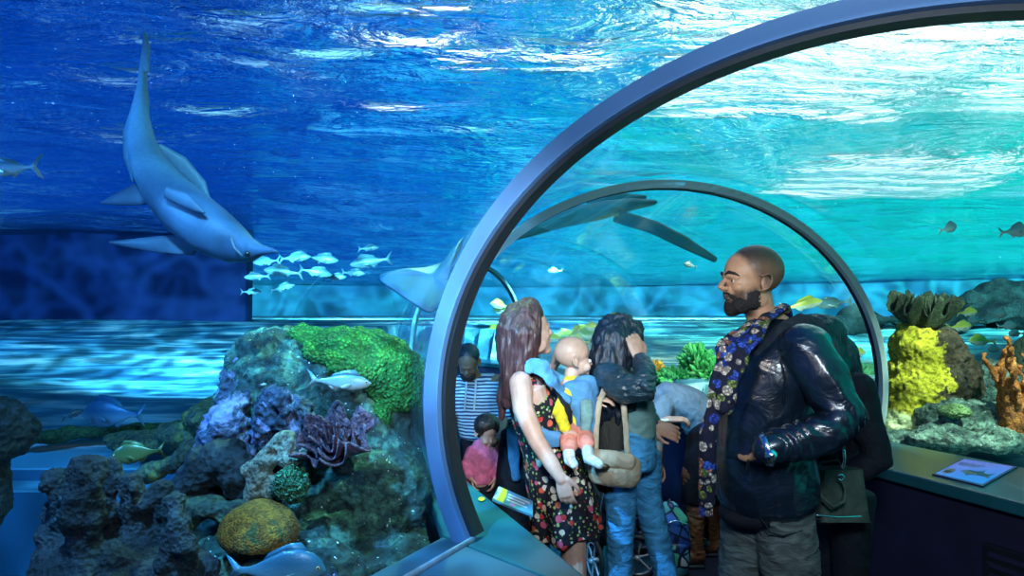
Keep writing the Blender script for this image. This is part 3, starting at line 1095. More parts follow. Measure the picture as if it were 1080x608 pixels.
def make_fish(loc, L, kind, mat, yaw, pitch=0, roll=0, label='', group=None, bend=.08, wide=.5, forked=.16, small=False, finmat=None):
    body, tail, dors, anal, pect, ring, eye = fish_parts(L, kind, wide, bend, forked)
    finmat = finmat or mat
    if small:
        for p in (tail, dors, anal, pect[-1], pect[1], eye[-1], eye[1]): body.add(p.v, p.f)
        o = body.build('fish', mat)
        tag(o, label, 'fish', group)
    else:
        o = empty('fish', (0, 0, 0), label, 'fish', group)
        for nm, p, mt in (('body', body, mat), ('tail_fin', tail, finmat), ('dorsal_fin', dors, finmat), ('anal_fin', anal, finmat), ('pectoral_fin', pect[-1], finmat), ('pectoral_fin', pect[1], finmat)):
            p.build(nm, mt, o)
        for s in (-1, 1):
            e = eye[s].build('eye', EYE_M, o)
            ring[s].build('eye_ring', EYE_R, e)
    o.location = loc
    o.rotation_euler = (roll, -pitch, yaw)
    return o


R = math.radians
make_fish(P(357, 403, 2.25), .215, 'slim', FM_SIL, R(8), R(-4), 0, 'silver fish with dark back swimming right in front of the green coral', wide=.55)
make_fish(P(290, 602, 1.95), .28, 'deep', FM_BLU, R(12), R(-2), 0, 'blue grey fish at the bottom edge below the orange dome coral', wide=.45)
make_fish(P(12, 178, 2.6), .24, 'slim', FM_SIL, R(185), R(-4), R(0), 'silver fish leaving the frame high at the left border', wide=.5, forked=.2)
make_fish(P(147, 478, 2.6), .20, 'deep', FM_GRN, R(190), R(-6), 0, 'dark olive fish swimming left above the knobbly coral', wide=.5)
make_fish(P(122, 437, 5.0), .52, 'deep', FM_BLU, R(175), R(0), 0, 'large dim blue fish far away left of the rock shelf', wide=.5)
make_fish(P(76, 438, 4.8), .17, 'slim', FM_BLU, R(80), R(10), 0, 'small dim blue fish seen head on at far left', wide=.6)

# pale school under the snout of the diving shark
for i, (x, y, w, a) in enumerate([(282, 276, 30, -4), (310, 272, 34, 4), (338, 273, 36, -6), (300, 287, 40, 6), (332, 287, 34, -10), (352, 293, 26, 3), (392, 276, 44, -8), (264, 308, 22, 0), (297, 304, 26, 14), (272, 292, 26, -3),
                                  (372, 288, 26, -3), (388, 262, 22, 4)]):
    d = 8.5 + .25 * (i % 4)
    make_fish(P(x, y, d), w / F * d * 1.05, 'slim', FM_PALE, R(4 * (i % 5) - 6 + (180 if i % 3 == 0 else 0)), R(a), 0, 'pale fish of the small school under the snout of the diving shark', 'pale fish under the diving shark', small=True, wide=.55)

# yellow fish, each placed beside things one can find
yel = [(528, 322, 22, 200, 10, 'yellow fish just left of the auburn hair, upper of two overlapping'), (531, 327, 20, 185, -4, 'yellow fish just left of the auburn hair, lower of two overlapping'),
       (524, 347, 24, 150, -25, 'yellow fish left of the auburn hair, tilted nose down'), (529, 352, 18, 175, 0, 'yellow fish left of the auburn hair, lowest of its three'),
       (586, 357, 22, 178, 0, None), (600, 353, 26, 170, -10, None), (612, 361, 22, 185, 3, None), (628, 346, 22, 176, 6, None), (622, 353, 40, 182, -4, None), (606, 350, 20, 40, 30, None), (640, 356, 24, 190, 4, None),
       (650, 334, 16, 178, 0, 'tiny pale yellow fish directly above the black hair'), (446, 392, 18, 170, 0, 'yellow fish seen just left of the near arch above the ledge')]
for i, (x, y, w, a, p, lab) in enumerate(yel):
    d = 7.4 + .2 * (i % 3)
    d += 2.6
    if x < 540: d = 11.8 + .12 * i
    if x > 645: d = 9.0
    if x == 446: d = 3.7
    make_fish(P(x, y, d), w / F * d * 1.05, 'deep', FM_YEL, R(a), R(p), 0, lab or 'yellow fish of the school above the bald baby', None if lab else 'yellow fish above the baby', small=True, wide=.42)
# green tinted school at the right, behind the tower rock and inside the second arch
rt = [(846, 322, 44, 12, 'pale shark like fish swimming right beside the head of the man'), (880, 320, 40, -8, 'broad pale fish touching the inner edge of the second arch'),
      (858, 345, 20, 0, 0), (872, 352, 18, 5, 0), (845, 352, 20, -5, 0), (888, 350, 16, 8, 0), (903, 372, 20, 0, 0), (893, 380, 18, 5, 0), (912, 388, 20, -4, 0), (899, 395, 18, 0, 0), (865, 372, 18, 4, 0),
      (945, 326, 22, 0, 1), (1012, 345, 26, 5, 1), (1030, 338, 20, 0, 1), (1052, 331, 24, -4, 1), (1036, 360, 28, 2, 1), (1062, 344, 22, 4, 1), (1072, 352, 20, 0, 1), (1020, 330, 22, 6, 1), (1050, 368, 18, 0, 1)]
for i, (x, y, w, p, g) in enumerate(rt):
    d = 8.2 + .3 * (i % 4)
    lab, grp = (g, None) if isinstance(g, str) else (('pale green fish inside the second arch right of the man', 'pale fish inside the second arch') if g == 0 else ('pale green fish around the top of the tower rock', 'pale fish around the tower rock'))
    make_fish(P(x, y, d), w / F * d, 'slim' if isinstance(g, str) else 'deep', FM_PALE if i % 3 else FM_YEL, R(180 * (i % 2) + 5 * (i % 3)), R(p), 0, lab, grp, small=True, wide=.5)
make_fish(P(1070, 244, 6.0), .30, 'deep', FM_PALE, R(8), R(6), 0, 'pale fish high up at the right border', small=True, wide=.6)
make_fish(P(1000, 241, 7.5), .28, 'deep', FM_PALE, R(20), R(15), 0, 'faint pale fish high above the tower rock', small=True, wide=.6)
make_fish(P(728, 280, 7.5), .17, 'deep', FM_PALE, R(190), R(15), 0, 'small pale fish left of the face of the man, high in the water', small=True, wide=.6)
make_fish(P(586, 286, 10.5), .24, 'deep', FM_PALE, R(170), R(0), 0, 'small pale fish high above the auburn haired woman', small=True, wide=.6)


# --- sharks
def shark_mat(name, back, belly, zmid=0.0, k=8, axis=2):
    t = NT(name)
    sp = t.n('ShaderNodeSeparateXYZ'); t.l(t.tc.outputs['Object'], sp.inputs[0])
    n = t.noise(t.coord(), 6, 5, .6)
    h = t.math('ADD', t.math('MULTIPLY', t.math('SUBTRACT', sp.outputs[axis], zmid), k), t.math('MULTIPLY', n.outputs[0], .6))
    c = t.ramp(h, [(.2, belly), (.7, back)])
    f = t.noise(t.coord(), 45, 3)
    c = t.mix(.25, c, t.ramp(f.outputs[0], [(.35, (.5, .5, .5)), (.6, (1, 1, 1))]), 'MULTIPLY')
    t.bsdf(c, .5, 0, f.outputs[0], .1, .004)
    return t.m


SHB = shark_mat('grey_shark_skin', (.05, .10, .18), (.15, .28, .40), 0.0, -5, 1)
SHD = M_plain('dark_shark_fin_skin', (.05, .09, .15), .5, 0, .2, 8, .05)
D0 = 3.25
root_p = P(215, 225, D0)
sh = empty('shark', root_p, 'large grey shark diving nose down at upper left with its tail up', 'shark')
m = MB()
cx = [(152, 60, 4), (150, 90, 6), (147, 125, 11), (149, 150, 15), (158, 175, 20), (175, 200, 27), (197, 223, 33), (222, 243, 32), (245, 256, 24), (262, 263, 14), (276, 264, 6), (292, 265, 2.5)]
pts = [P(x, y, D0 + .33 - .055 * i) for i, (x, y, r) in enumerate(cx)]
m.limb(pts, [(r / F * D0, r / F * D0 * .82) for _, _, r in cx], side=(1, 0, -.8), n=24)
m.melt(.012, 4)
body = m.build('body', SHB, sh)
def flat(pts_r, side, name, mat, parent, th=.018, n=14, k=1):
    if parent is sh: k = .62; th = .011
    m = MB(); m.limb([p for p, r in pts_r], [(r * k, th) for p, r in pts_r], side=side, n=n)
    return m.build(name, mat, parent)
q = lambda x, y, dd=0: P(x, y, D0 + dd * .6)
flat([(q(152, 75, .5), .05), (q(154, 50, .55), .035), (q(153, 34, .6), .012)], (1, 0, 0), 'tail_fin', SHB, sh)
flat([(q(146, 110, .45), .05), (q(138, 140, .45), .07), (q(136, 165, .45), .05), (q(141, 190, .45), .02)], (1, 0, 0), 'tail_fin', SHB, sh)
flat([(q(165, 200, .1), .12), (q(140, 206, .15), .09), (q(120, 211, .2), .045), (q(108, 214, .25), .012)], (.4, 0, 1), 'pectoral_fin', SHD, sh)
flat([(q(205, 258, .1), .09), (q(170, 258, .1), .07), (q(140, 257, .1), .04), (q(117, 256, .12), .012)], (.1, 0, 1), 'pectoral_fin', SHD, sh)
flat([(q(176, 203, -.35), .05), (q(195, 211, -.38), .055), (q(208, 220, -.4), .03), (q(215, 224, -.4), .01)], (.6, 0, -1), 'pelvic_fin', SHD, sh)
flat([(q(168, 155, .35), .03), (q(190, 172, .45), .07), (q(212, 195, .5), .05), (q(222, 214, .5), .01)], (1, 0, 1), 'dorsal_fin', SHB, sh)
m = MB(); m.ell(q(261, 268, -.42), (.014, .012, .014)); m.build('eye', EYE_M, sh)
m = MB(); m.limb([q(243, 250, -.42), q(247, 262, -.45), q(255, 270, -.42)], [.005, .007, .005], n=8); m.build('mouth', SHD, sh)

# --- shark lying over the tunnel roof behind the first arch
SHG = shark_mat('green_grey_shark_skin', (.03, .22, .25), (.08, .34, .27), 0.0, 9, 2)
D1 = 6.2
rp = P(640, 225, D1)
s2 = empty('shark', rp, 'long dark shark gliding over the tunnel just below the crown of the second arch', 'shark')
m = MB()
cx = [(548, 243, 3), (570, 237, 9), (600, 229, 13), (635, 222, 13), (665, 216, 9), (690, 214, 4)]
m.limb([P(x, y, D1 - .3 + .12 * i) for i, (x, y, r) in enumerate(cx)], [(r / F * D1 * 1.6, r / F * D1 * .75) for _, _, r in cx], side=(0, 1, 0), n=22)
m.melt(.02, 3); m.build('body', SHG, s2)
flat([(P(650, 228, D1), .07), (P(690, 240, D1 - .1), .07), (P(722, 256, D1 - .15), .065), (P(754, 274, D1 - .2), .03)], (.3, .3, 1), 'pectoral_fin', SHG, s2, .02)
flat([(P(620, 214, D1 + .2), .08), (P(650, 209, D1 + .35), .06), (P(680, 208, D1 + .5), .02)], (.8, .4, 0), 'dorsal_fin', SHG, s2, .02)
flat([(P(600, 232, D1 - .2), .10), (P(565, 243, D1 - .5), .07), (P(540, 252, D1 - .7), .02)], (.5, 1, 0), 'pectoral_fin', SHG, s2, .02)

# --- sting ray left of the near arch
RAY = shark_mat('slate_ray_skin', (.01, .09, .18), (.02, .12, .21), 0.0, 6, 2)
D2 = 3.05
rr = empty('sting_ray', P(450, 305, D2), 'big slate coloured ray gliding left of the near arch', 'ray')
m = MB()
out = [(400, 293, 0), (424, 285, .02), (448, 283, .06), (470, 276, .10), (486, 262, .12), (488, 252, .12), (480, 268, .05), (474, 292, .0), (474, 308, -.02), (464, 322, -.06), (453, 329, -.1), (436, 320, -.08), (417, 307, -.04)]
ctr = P(456, 302, D2 + .02)
up, dn = [], []
vs = []; fs = []
rings = [1.0, .85, .6, .3]
no = len(out)
oo = [P(x, y, D2 + dd) for x, y, dd in out]
# smooth outline
sm = []
for i in range(no):
    a, b, c, d_ = oo[(i - 1) % no], oo[i], oo[(i + 1) % no], oo[(i + 2) % no]
    for k in range(4):
        t_ = k / 4
        sm.append(.5 * ((2 * b) + (c - a) * t_ + (2 * a - 5 * b + 4 * c - d_) * t_ ** 2 + (3 * b - a - 3 * c + d_) * t_ ** 3))
N = len(sm)
for sgn in (1, -1):
    base = len(vs)
    for r in rings:
        for p in sm:
            w = p.lerp(ctr, 1 - r)
            vs.append(w + V((0, 0, sgn * (.006 + .045 * (1 - r) ** .8))))
    vs.append(ctr + V((0, 0, sgn * .05)))
    for j in range(len(rings) - 1):
        for i in range(N):
            fs.append((base + j * N + i, base + j * N + (i + 1) % N, base + (j + 1) * N + (i + 1) % N, base + (j + 1) * N + i))
    for i in range(N): fs.append((base + 3 * N + i, base + 3 * N + (i + 1) % N, base + 4 * N))
h = 4 * N + 1
for i in range(N): fs.append((i, (i + 1) % N, h + (i + 1) % N, h + i))
m.add(vs, fs)
m.build('body', RAY, rr)
m = MB(); m.limb([P(470, 312, D2), P(474, 322, D2 + .3), P(470, 330, D2 + .55)], [.018, .010, .004], n=8); m.build('tail', RAY, rr)
# ================================================================== people
def mk_cloth(name, base, scale=6, strength=.6, dist=.03, rough=.85, pattern=None, spec=.3, coat=0, stretch=(1, 1, 1), var=.3, metal=0, weave=True):
    t = NT(name)
    co = t.coord(stretch)
    fold = t.noise(co, scale, 4, .55, 1.2)
    w = t.noise(t.coord(), 160, 2)
    if pattern: c = pattern(t)
    else: c = t.ramp(fold.outputs[0], [(.3, [x * (1 - var) for x in base]), (.7, [min(1, x * (1 + var)) for x in base])])
    h = t.math('ADD', fold.outputs[0], t.math('MULTIPLY', w.outputs[0], .04 if weave else .0))
    t.bsdf(c, rough, metal, h, strength, dist, spec=spec, coat=coat)
    return t.m


def skin_mat(name, col, stubble=None, sub=.15):
    """stubble = (colour, list of (z or x conditions)) given as a node builder"""
    t = NT(name)
    co = t.coord()
    n = t.noise(co, 25, 4); f = t.noise(co, 260, 2)
    c = t.ramp(n.outputs[0], [(.3, [x * .82 for x in col]), (.7, [min(1, x * 1.08) for x in col])])
    if stubble: c = stubble(t, c)
    t.bsdf(c, .48, 0, f.outputs[0], .12, .002, spec=.45, sss=sub)
    return t.m


def frame_of(fwd, tilt=0, roll=0):
    """head frame: x forward, y to its left, z up"""
    f = V(fwd); f.z = 0; f.normalize()
    l = V((-f.y, f.x, 0)); u = V((0, 0, 1))
    Rt = Matrix.Rotation(-tilt, 3, l)
    f2, u2 = Rt @ f, Rt @ u
    Rr = Matrix.Rotation(roll, 3, f2)
    return f2, Rr @ l, Rr @ u2


def head(m, o, fr, s=1.0, chin=1.0, nose=1.0, baby=False, ears=True, neck=True):
    X, Y, Z = fr
    L = lambda x, y, z: V(o) + X * (x * s) + Y * (y * s) + Z * (z * s)
    E_ = lambda c, r, **k: m.ell(L(*c), tuple(q * s for q in r), (X, Y, Z), **k)
    if baby:
        E_((-.012, 0, .045), (.098, .082, .085), nu=24, nv=18)
        E_((.035, 0, -.02), (.055, .062, .065))
        E_((.06, .035, -.035), (.028, .028, .028)); E_((.06, -.035, -.035), (.028, .028, .028))
        E_((.072, 0, -.065), (.02, .022, .018))
        m.limb([L(.085, 0, 0), L(.099, 0, -.022)], [.006 * s, .010 * s], n=10)
        E_((.085, 0, -.045), (.010, .018, .005)); E_((.084, 0, -.052), (.009, .015, .005))
    else:
        E_((-.018, 0, .045), (.098, .077, .086), nu=28, nv=20)
        E_((.012, 0, .035), (.082, .070, .078), nu=28, nv=20)
        E_((.022, 0, -.030), (.062, .060, .078), nu=20, nv=16)
        E_((.045, 0, -.070), (.040, .040, .036))
        E_((.066, 0, -.096), (.024 * chin, .026, .020))
        E_((.005, .050, -.060), (.045, .014, .030)); E_((.005, -.050, -.060), (.045, .014, .030))
        m.limb([L(.071, -.040, .012), L(.088, -.020, .020), L(.090, 0, .019), L(.088, .020, .020), L(.071, .040, .012)], [.012 * s] * 5, n=10)
        E_((.056, .036, -.022), (.026, .021, .022)); E_((.056, -.036, -.022), (.026, .021, .022)); E_((.030, 0, -.006), (.058, .064, .05))
        for sg in (-1, 1):
            m.limb([L(.064, sg * .047, .003), L(.080, sg * .036, .0105), L(.083, sg * .026, .0105), L(.080, sg * .016, .004)], [.0045 * s] * 4, n=8)
            m.limb([L(.064, sg * .047, -.002), L(.077, sg * .036, -.0100), L(.080, sg * .026, -.0105), L(.079, sg * .016, -.003)], [.0042 * s] * 4, n=8)
        m.limb([L(.084, 0, .014), L(.098 * nose, 0, -.006), L(.108 * nose, 0, -.022), L(.100, 0, -.031)], [.008 * s, .009 * s, .0115 * s, .008 * s], n=12)
        E_((.094, .012, -.026), (.012, .007, .008)); E_((.094, -.012, -.026), (.012, .007, .008))
        E_((.080, 0, -.045), (.014, .026, .012))
        E_((.088, 0, -.050), (.010, .022, .0055)); E_((.086, 0, -.061), (.010, .019, .006))
        E_((.070, .031, -.001), (.014, .015, .011)); E_((.070, -.031, -.001), (.014, .015, .011))
    if ears:
        for sg in (-1, 1):
            e = .080 if not baby else .083
            c = (-.012, sg * e, -.006)
            E_((-.013, sg * (e - .003), -.006), (.018, .008, .026))
            loop = []
            for k in range(9):
                a = -.9 + 4.6 * k / 8
                loop.append(L(-.014 - .015 * math.sin(a) * (1.05), sg * (e + .006), -.004 + .026 * math.cos(a) * 1.0))
            m.limb([L(.002, sg * (e), -.032)] + [L(-.012 - .018 * math.sin(PI * k / 8) * 1.0 + .006 * math.cos(PI * k / 8), sg * (e + .008), .026 * math.cos(PI - PI * k / 8)) for k in range(9)] + [L(.004, sg * e, .018)], [.0048 * s] * 11, n=8)


def eyes(parent, o, fr, s, white, iris, lids=None):
    X, Y, Z = fr
    for sg, nm in ((1, 'eye'), (-1, 'eye')):
        c = V(o) + X * (.0765 * s) + Y * (sg * .031 * s) + Z * (.0 * s)
        m = MB(); m.ell(c, .0092 * s, nu=14, nv=10)
        e = m.build(nm, white, parent)
        m = MB(); m.ell(c + X * (.0050 * s), (.0060 * s, .0060 * s, .0060 * s), nu=12, nv=8)
        m.build('iris', iris, e)


def hand(m, w, d, n, s=1.0, curl=.5, thumb=1, spread=.12, part=None):
    """w wrist, d direction towards fingertips, n the way the palm faces; thumb = which side"""
    d = V(d).normalized(); n = V(n); n = (n - d * n.dot(d)).normalized()
    sd = n.cross(d) * thumb
    w = V(w)
    m.limb([w - d * .01 * s, w + d * .03 * s, w + d * .065 * s, w + d * .088 * s], [(.026 * s, .019 * s), (.036 * s, .017 * s), (.041 * s, .015 * s), (.039 * s, .012 * s)], side=sd, n=12)
    base = w + d * .088 * s
    for k, (off, L, r) in enumerate(((.031, .070, .0088), (.0105, .080, .0092), (-.0105, .074, .0088), (-.030, .058, .0078))):
        p = base + sd * off * s
        dd = (d + sd * (off * spread * 20 * .3)).normalized()
        pts = [p - dd * .02 * s]
        a = 0
        q = p
        pts.append(q)
        c_ = curl * (1 + .12 * k)
        for seg in (.45, .32, .23):
            a += c_ * (.75 if seg == .45 else 1)
            q = q + (dd * math.cos(a) + n * math.sin(a)) * L * seg * s
            pts.append(q)
        m.limb(pts, [r * s * x for x in (1.0, 1.05, 1.0, .92, .78)], n=10)
    p = w + d * .022 * s + sd * .028 * s
    q1 = p + (sd * .8 + d * .75 + n * .35).normalized() * .036 * s
    q2 = q1 + (sd * .25 + d * 1.0 + n * (.25 + curl * .5)).normalized() * .032 * s
    q3 = q2 + (d * 1.0 + n * (.2 + curl * .7) - sd * .1).normalized() * .026 * s
    m.limb([p - d * .01 * s, q1, q2, q3], [.015 * s, .0115 * s, .0098 * s, .0078 * s], n=10)


def wrinkle(amp, sc, st=(1, 1, 1), seed=0, o=3):
    def f(p, n):
        q = V((p.x * st[0], p.y * st[1], p.z * st[2])) * sc + V((seed, seed * 2.1, seed * .7))
        a = mnoise.noise(q + V((mnoise.noise(q * .7), mnoise.noise(q * .7 + V((5, 5, 5))), 0)) * 1.2)
        return amp * (1 - 2 * abs(a)) * .5 + amp * .35 * mnoise.noise(q * 2.3)
    return f


def shoe(m, ankle, fwd, s=1.0, h=.07):
    f = V(fwd); f.z = 0; f.normalize(); a = V(ankle); sd = V((-f.y, f.x, 0))
    m.limb([V((a.x, a.y, h)) - f * .05 * s, V((a.x, a.y, h * .8)) + f * .06 * s, V((a.x, a.y, h * .5)) + f * .17 * s], [(.040 * s, h * .62), (.046 * s, h * .58), (.040 * s, h * .42)], side=sd, n=14)
    m.limb([V((a.x, a.y, h)), V((a.x, a.y, h + .06))], [.045 * s, .045 * s], n=12)
    return m


# colour of cropped hair and beard lies in the skin of the man's scalp and jaw: masks in head space
def masked_skin(name, col, o, fr, s, base, hair=(.012, .010, .009), top=True, beard=True, thin=False):
    t = NT(name)
    co = t.coord()
    n = t.noise(co, 25, 4); f = t.noise(co, 420, 2); nb = t.noise(co, 40, 3)
    c = t.ramp(n.outputs[0], [(.3, [x * .85 for x in col]), (.7, [min(1, x * 1.08) for x in col])])
    oo = V(o) - V(base)
    def axis(v, k):
        d = t.n('ShaderNodeVectorMath', operation='DOT_PRODUCT')
        sb = t.n('ShaderNodeVectorMath', operation='SUBTRACT')
        t.l(t.tc.outputs['Object'], sb.inputs[0]); sb.inputs[1].default_value = tuple(oo)
        t.l(sb.outputs[0], d.inputs[0]); d.inputs[1].default_value = tuple(v / s)
        return d.outputs['Value']
    x, y, z = axis(fr[0], 0), axis(fr[1], 1), axis(fr[2], 2)
    jit = t.math('MULTIPLY', t.math('SUBTRACT', nb.outputs[0], .5), .02)
    grain = t.ramp(f.outputs[0], [(.35, (1, 1, 1)), (.62, (.86, .86, .86))])
    if top:
        # hairline: behind the line x = .062 above the brow, sloping back below the temple
        h = t.math('ADD', t.math('MULTIPLY', z, .62), t.math('MULTIPLY', x, -1.0))
        h = t.math('ADD', h, jit)
        crown = t.ramp(t.math('ADD', h, .5), [(.482, (0, 0, 0)), (.510, (1, 1, 1))])
        lowc = t.ramp(t.math('ADD', z, .5), [(.452, (0, 0, 0)), (.475, (1, 1, 1))])
        # darker on the very top, sides faded
        fade = t.ramp(t.math('ADD', z, .5), [(.48, (.74, .74, .74)), (.55, (.80, .80, .80)), (.585, (.98, .98, .98)), (.61, (1, 1, 1))])
        msk = t.mix(1.0, t.mix(1.0, crown, lowc, 'MULTIPLY'), fade, 'MULTIPLY')
        msk = t.mix(1.0, msk, grain, 'MULTIPLY')
        if thin: msk = t.mix(1.0, msk, (.35, .35, .35), 'MULTIPLY')
        c = t.mix(msk, c, hair)
    if beard:
        b1 = t.math('ADD', t.math('ADD', z, t.math('MULTIPLY', x, .25)), jit)     # below a line dropping forward
        low = t.ramp(t.math('ADD', b1, .5), [(.470, (1, 1, 1)), (.487, (0, 0, 0))])
        front = t.ramp(t.math('ADD', x, .5), [(.492, (0, 0, 0)), (.508, (1, 1, 1))])
        up = t.ramp(t.math('ADD', z, .5), [(.370, (0, 0, 0)), (.385, (1, 1, 1))])
        msk = t.mix(1.0, t.mix(1.0, low, front, 'MULTIPLY'), up, 'MULTIPLY')
        msk = t.mix(1.0, msk, grain, 'MULTIPLY')
        c = t.mix(t.mix(1.0, msk, (.88, .88, .88), 'MULTIPLY'), c, hair)
    t.bsdf(c, .45, 0, f.outputs[0], .15, .0015, spec=.45, sss=.12)
    return t.m


LEATHER = mk_cloth('black_leather', (.006, .014, .028), 6, .30, .03, .27, spec=.7, coat=.15, weave=False, stretch=(1, 1, 1.6))
BLACKF = mk_cloth('black_fabric', (.006, .008, .014), 7, .6, .03, .8)
HOODF = mk_cloth('charcoal_jersey', (.018, .028, .042), 8, .7, .03, .9)
JEANG = mk_cloth('grey_green_denim', (.09, .12, .12), 9, .7, .03, .85, stretch=(1, 1, 2.5), var=.5)
JEANB = mk_cloth('washed_blue_denim', (.06, .32, .62), 9, .7, .03, .8, stretch=(1, 1, 2.5), var=.45)
DENIM = mk_cloth('blue_denim_carrier', (.09, .26, .48), 9, .5, .02, .85, var=.35)
METAL = M_plain('polished_metal', (.75, .78, .8), .2, 1, .05, 10, 0)
WHITE_E = M_plain('eye_white', (.75, .75, .72), .25, 0, .05, 10, 0)
IRIS = M_plain('dark_iris', (.03, .015, .01), .15, 0, .1, 10, 0)
HAIRD = M_plain('brow_hair', (.02, .012, .01), .7, 0, .3, 60, .4, .003)


def scarf_pattern(t):
    co = t.coord()
    v = t.vor(co, 34); v2 = t.vor(co, 110)
    cc = t.n('ShaderNodeSeparateColor'); t.l(v.outputs['Color'], cc.inputs[0])
    flower = t.ramp(cc.outputs[0], [(.0, (.03, .08, .50)), (.2, (.05, .16, .80)), (.35, (.85, .80, .65)), (.62, (.70, .30, .18)), (.72, (.78, .74, .62)), (.85, (.25, .35, .10))], 'CONSTANT')
    rim = t.ramp(v.outputs['Distance'], [(.0, (1, 1, 1)), (.55, (1, 1, 1)), (.62, (0, 0, 0))])
    pet = t.ramp(v2.outputs['Distance'], [(.25, (1, 1, 1)), (.55, (.25, .25, .3))])
    return t.mix(t.mix(1, rim, t.ramp(cc.outputs[1], [(.0, (1, 1, 1)), (.85, (0, 0, 0))], 'CONSTANT'), 'MULTIPLY'), (.008, .010, .03), t.mix(1, flower, pet, 'MULTIPLY'))
SCARF = mk_cloth('floral_scarf_print', None, 14, .8, .02, .8, scarf_pattern)


def dress_pattern(t):
    co = t.coord()
    nz = t.noise(co, 20, 2)
    dv = t.n('ShaderNodeVectorMath', operation='MULTIPLY_ADD')
    t.l(nz.outputs['Color'], dv.inputs[0]); dv.inputs[1].default_value = (.02, .02, .02); t.l(co, dv.inputs[2])
    v = t.vor(dv.outputs[0], 30); v2 = t.vor(dv.outputs[0], 58)
    cc = t.n('ShaderNodeSeparateColor'); t.l(v.outputs['Color'], cc.inputs[0])
    c2 = t.n('ShaderNodeSeparateColor'); t.l(v2.outputs['Color'], c2.inputs[0])
    bloom = t.ramp(cc.outputs[0], [(.0, (.55, .04, .04)), (.25, (.75, .12, .06)), (.4, (.65, .10, .18)), (.55, (.80, .45, .30)), (.7, (.75, .65, .50))], 'CONSTANT')
    leaf = t.ramp(c2.outputs[0], [(.0, (.10, .30, .06)), (.4, (.35, .42, .12)), (.7, (.55, .55, .40))], 'CONSTANT')
    fb = t.mix(1, t.ramp(v.outputs['Distance'], [(.40, (1, 1, 1)), (.46, (0, 0, 0))]), t.ramp(cc.outputs[1], [(0, (1, 1, 1)), (.62, (0, 0, 0))], 'CONSTANT'), 'MULTIPLY')
    fl = t.mix(1, t.ramp(v2.outputs['Distance'], [(.32, (1, 1, 1)), (.38, (0, 0, 0))]), t.ramp(c2.outputs[1], [(0, (1, 1, 1)), (.60, (0, 0, 0))], 'CONSTANT'), 'MULTIPLY')
    c = t.mix(fl, (.012, .010, .018), leaf)
    return t.mix(fb, c, bloom)
DRESS = mk_cloth('black_floral_dress_print', None, 6, .8, .04, .8, dress_pattern, stretch=(2, 2, .6))

# ------------------------------------------------------------------ man in the leather jacket
D = 2.45
q = lambda x, y, d=D: P(x, y, d)
base = V((q(812, 540).x, D, 0))
man = empty('person', base, 'bearded man with cropped hair in black leather jacket and floral scarf, looking left', 'person')
ho = q(792, 298)
hf = frame_of((-1, -.13, 0), .04, 0)
hs = 1.06
m = MB()
head(m, ho, hf, hs, nose=1.05)
m.limb([ho - hf[2] * .05 - hf[0] * .02, ho - hf[2] * .11 - hf[0] * .038, q(822, 352)], [.057, .056, .066], n=20)
# trunk and limbs under the clothes
m.limb([q(820, 352), q(815, 372), q(806, 410), q(806, 470), q(810, 530)], [(.08, .07), (.17, .09), (.16, .11), (.14, .10), (.15, .11)], side=(.2, -1, 0), n=20)
for sg, dd in ((1, -.05), (-1, .06)):
    m.limb([q(810 + 14 * sg, 525, D + dd), q(810 + 26 * sg, 640, D + dd * 1.5), V((base.x + .095 * sg - .01, D + dd * 1.8, .1))], [.070, .050, .036])
m.limb([q(845, 372, 2.28), q(888, 443, 2.22), q(806, 474, 2.20)], [.05, .04, .028])
m.limb([q(793, 372, 2.62), q(778, 445, 2.66), q(762, 490, 2.62)], [.05, .04, .028])
hand(m, q(803, 476, 2.22), q(799, 482, 2.42) - q(803, 476, 2.22), V((0, 1, .1)), 1.0, .35, 1)
hand(m, q(762, 490, 2.62), q(752, 505, 2.60) - q(762, 490, 2.62), V((0, -1, .1)), 1.0, .5, -1)
for sg, dd in ((1, -.09), (-1, .11)):
    m.limb([V((base.x + .095 * sg - .01, D + dd, .08)), V((base.x + .095 * sg - .15, D + dd, .05))], [.035, .03])
m.melt(.0034, 3)
SKM = masked_skin('skin_of_the_bearded_man', (.60, .34, .20), ho, hf, hs, base)
body = m.build('body', SKM, man)
eyes(man, ho, hf, hs, WHITE_E, IRIS)
X, Y, Z = hf
m = MB()
for sg in (-1, 1):
    m.limb([ho + X * .104 + Y * sg * .010 + Z * .0235, ho + X * .101 + Y * sg * .028 + Z * .031, ho + X * .086 + Y * sg * .048 + Z * .026, ho + X * .074 + Y * sg * .056 + Z * .018], [(.005, .005), (.0065, .006), (.005, .006), (.002, .003)], side=Z, n=8)
m.build('eyebrows', HAIRD, man)
m = MB()   # full beard over the jaw
E_ = lambda c, r: m.ell(ho + X * c[0] * hs + Y * c[1] * hs + Z * c[2] * hs, tuple(a * hs for a in r), hf, nu=18, nv=12)
E_((.062, 0, -.094), (.032, .036, .026)); E_((.048, .030, -.082), (.034, .026, .030)); E_((.048, -.030, -.082), (.034, .026, .030))
E_((.012, .052, -.060), (.034, .013, .034)); E_((.012, -.052, -.060), (.034, .013, .034)); E_((.070, 0, -.106), (.020, .026, .016))
m.melt(.004, 3).displace(lambda p, n: .003 * mnoise.noise(p * 160))
BEARD = M_plain('dark_beard', (.016, .012, .012), .85, 0, .5, 120, .8, .004)
m.build('beard', BEARD, man)
m = MB()
for sg in (-1, 1): m.limb([ho + X * .096 * hs + Y * sg * .003 - Z * .041 * hs, ho + X * .089 * hs + Y * sg * .018 - Z * .045 * hs, ho + X * .070 * hs + Y * sg * .032 - Z * .062 * hs], [.0045, .0055, .008], n=8)
m.build('moustache', BEARD, man)
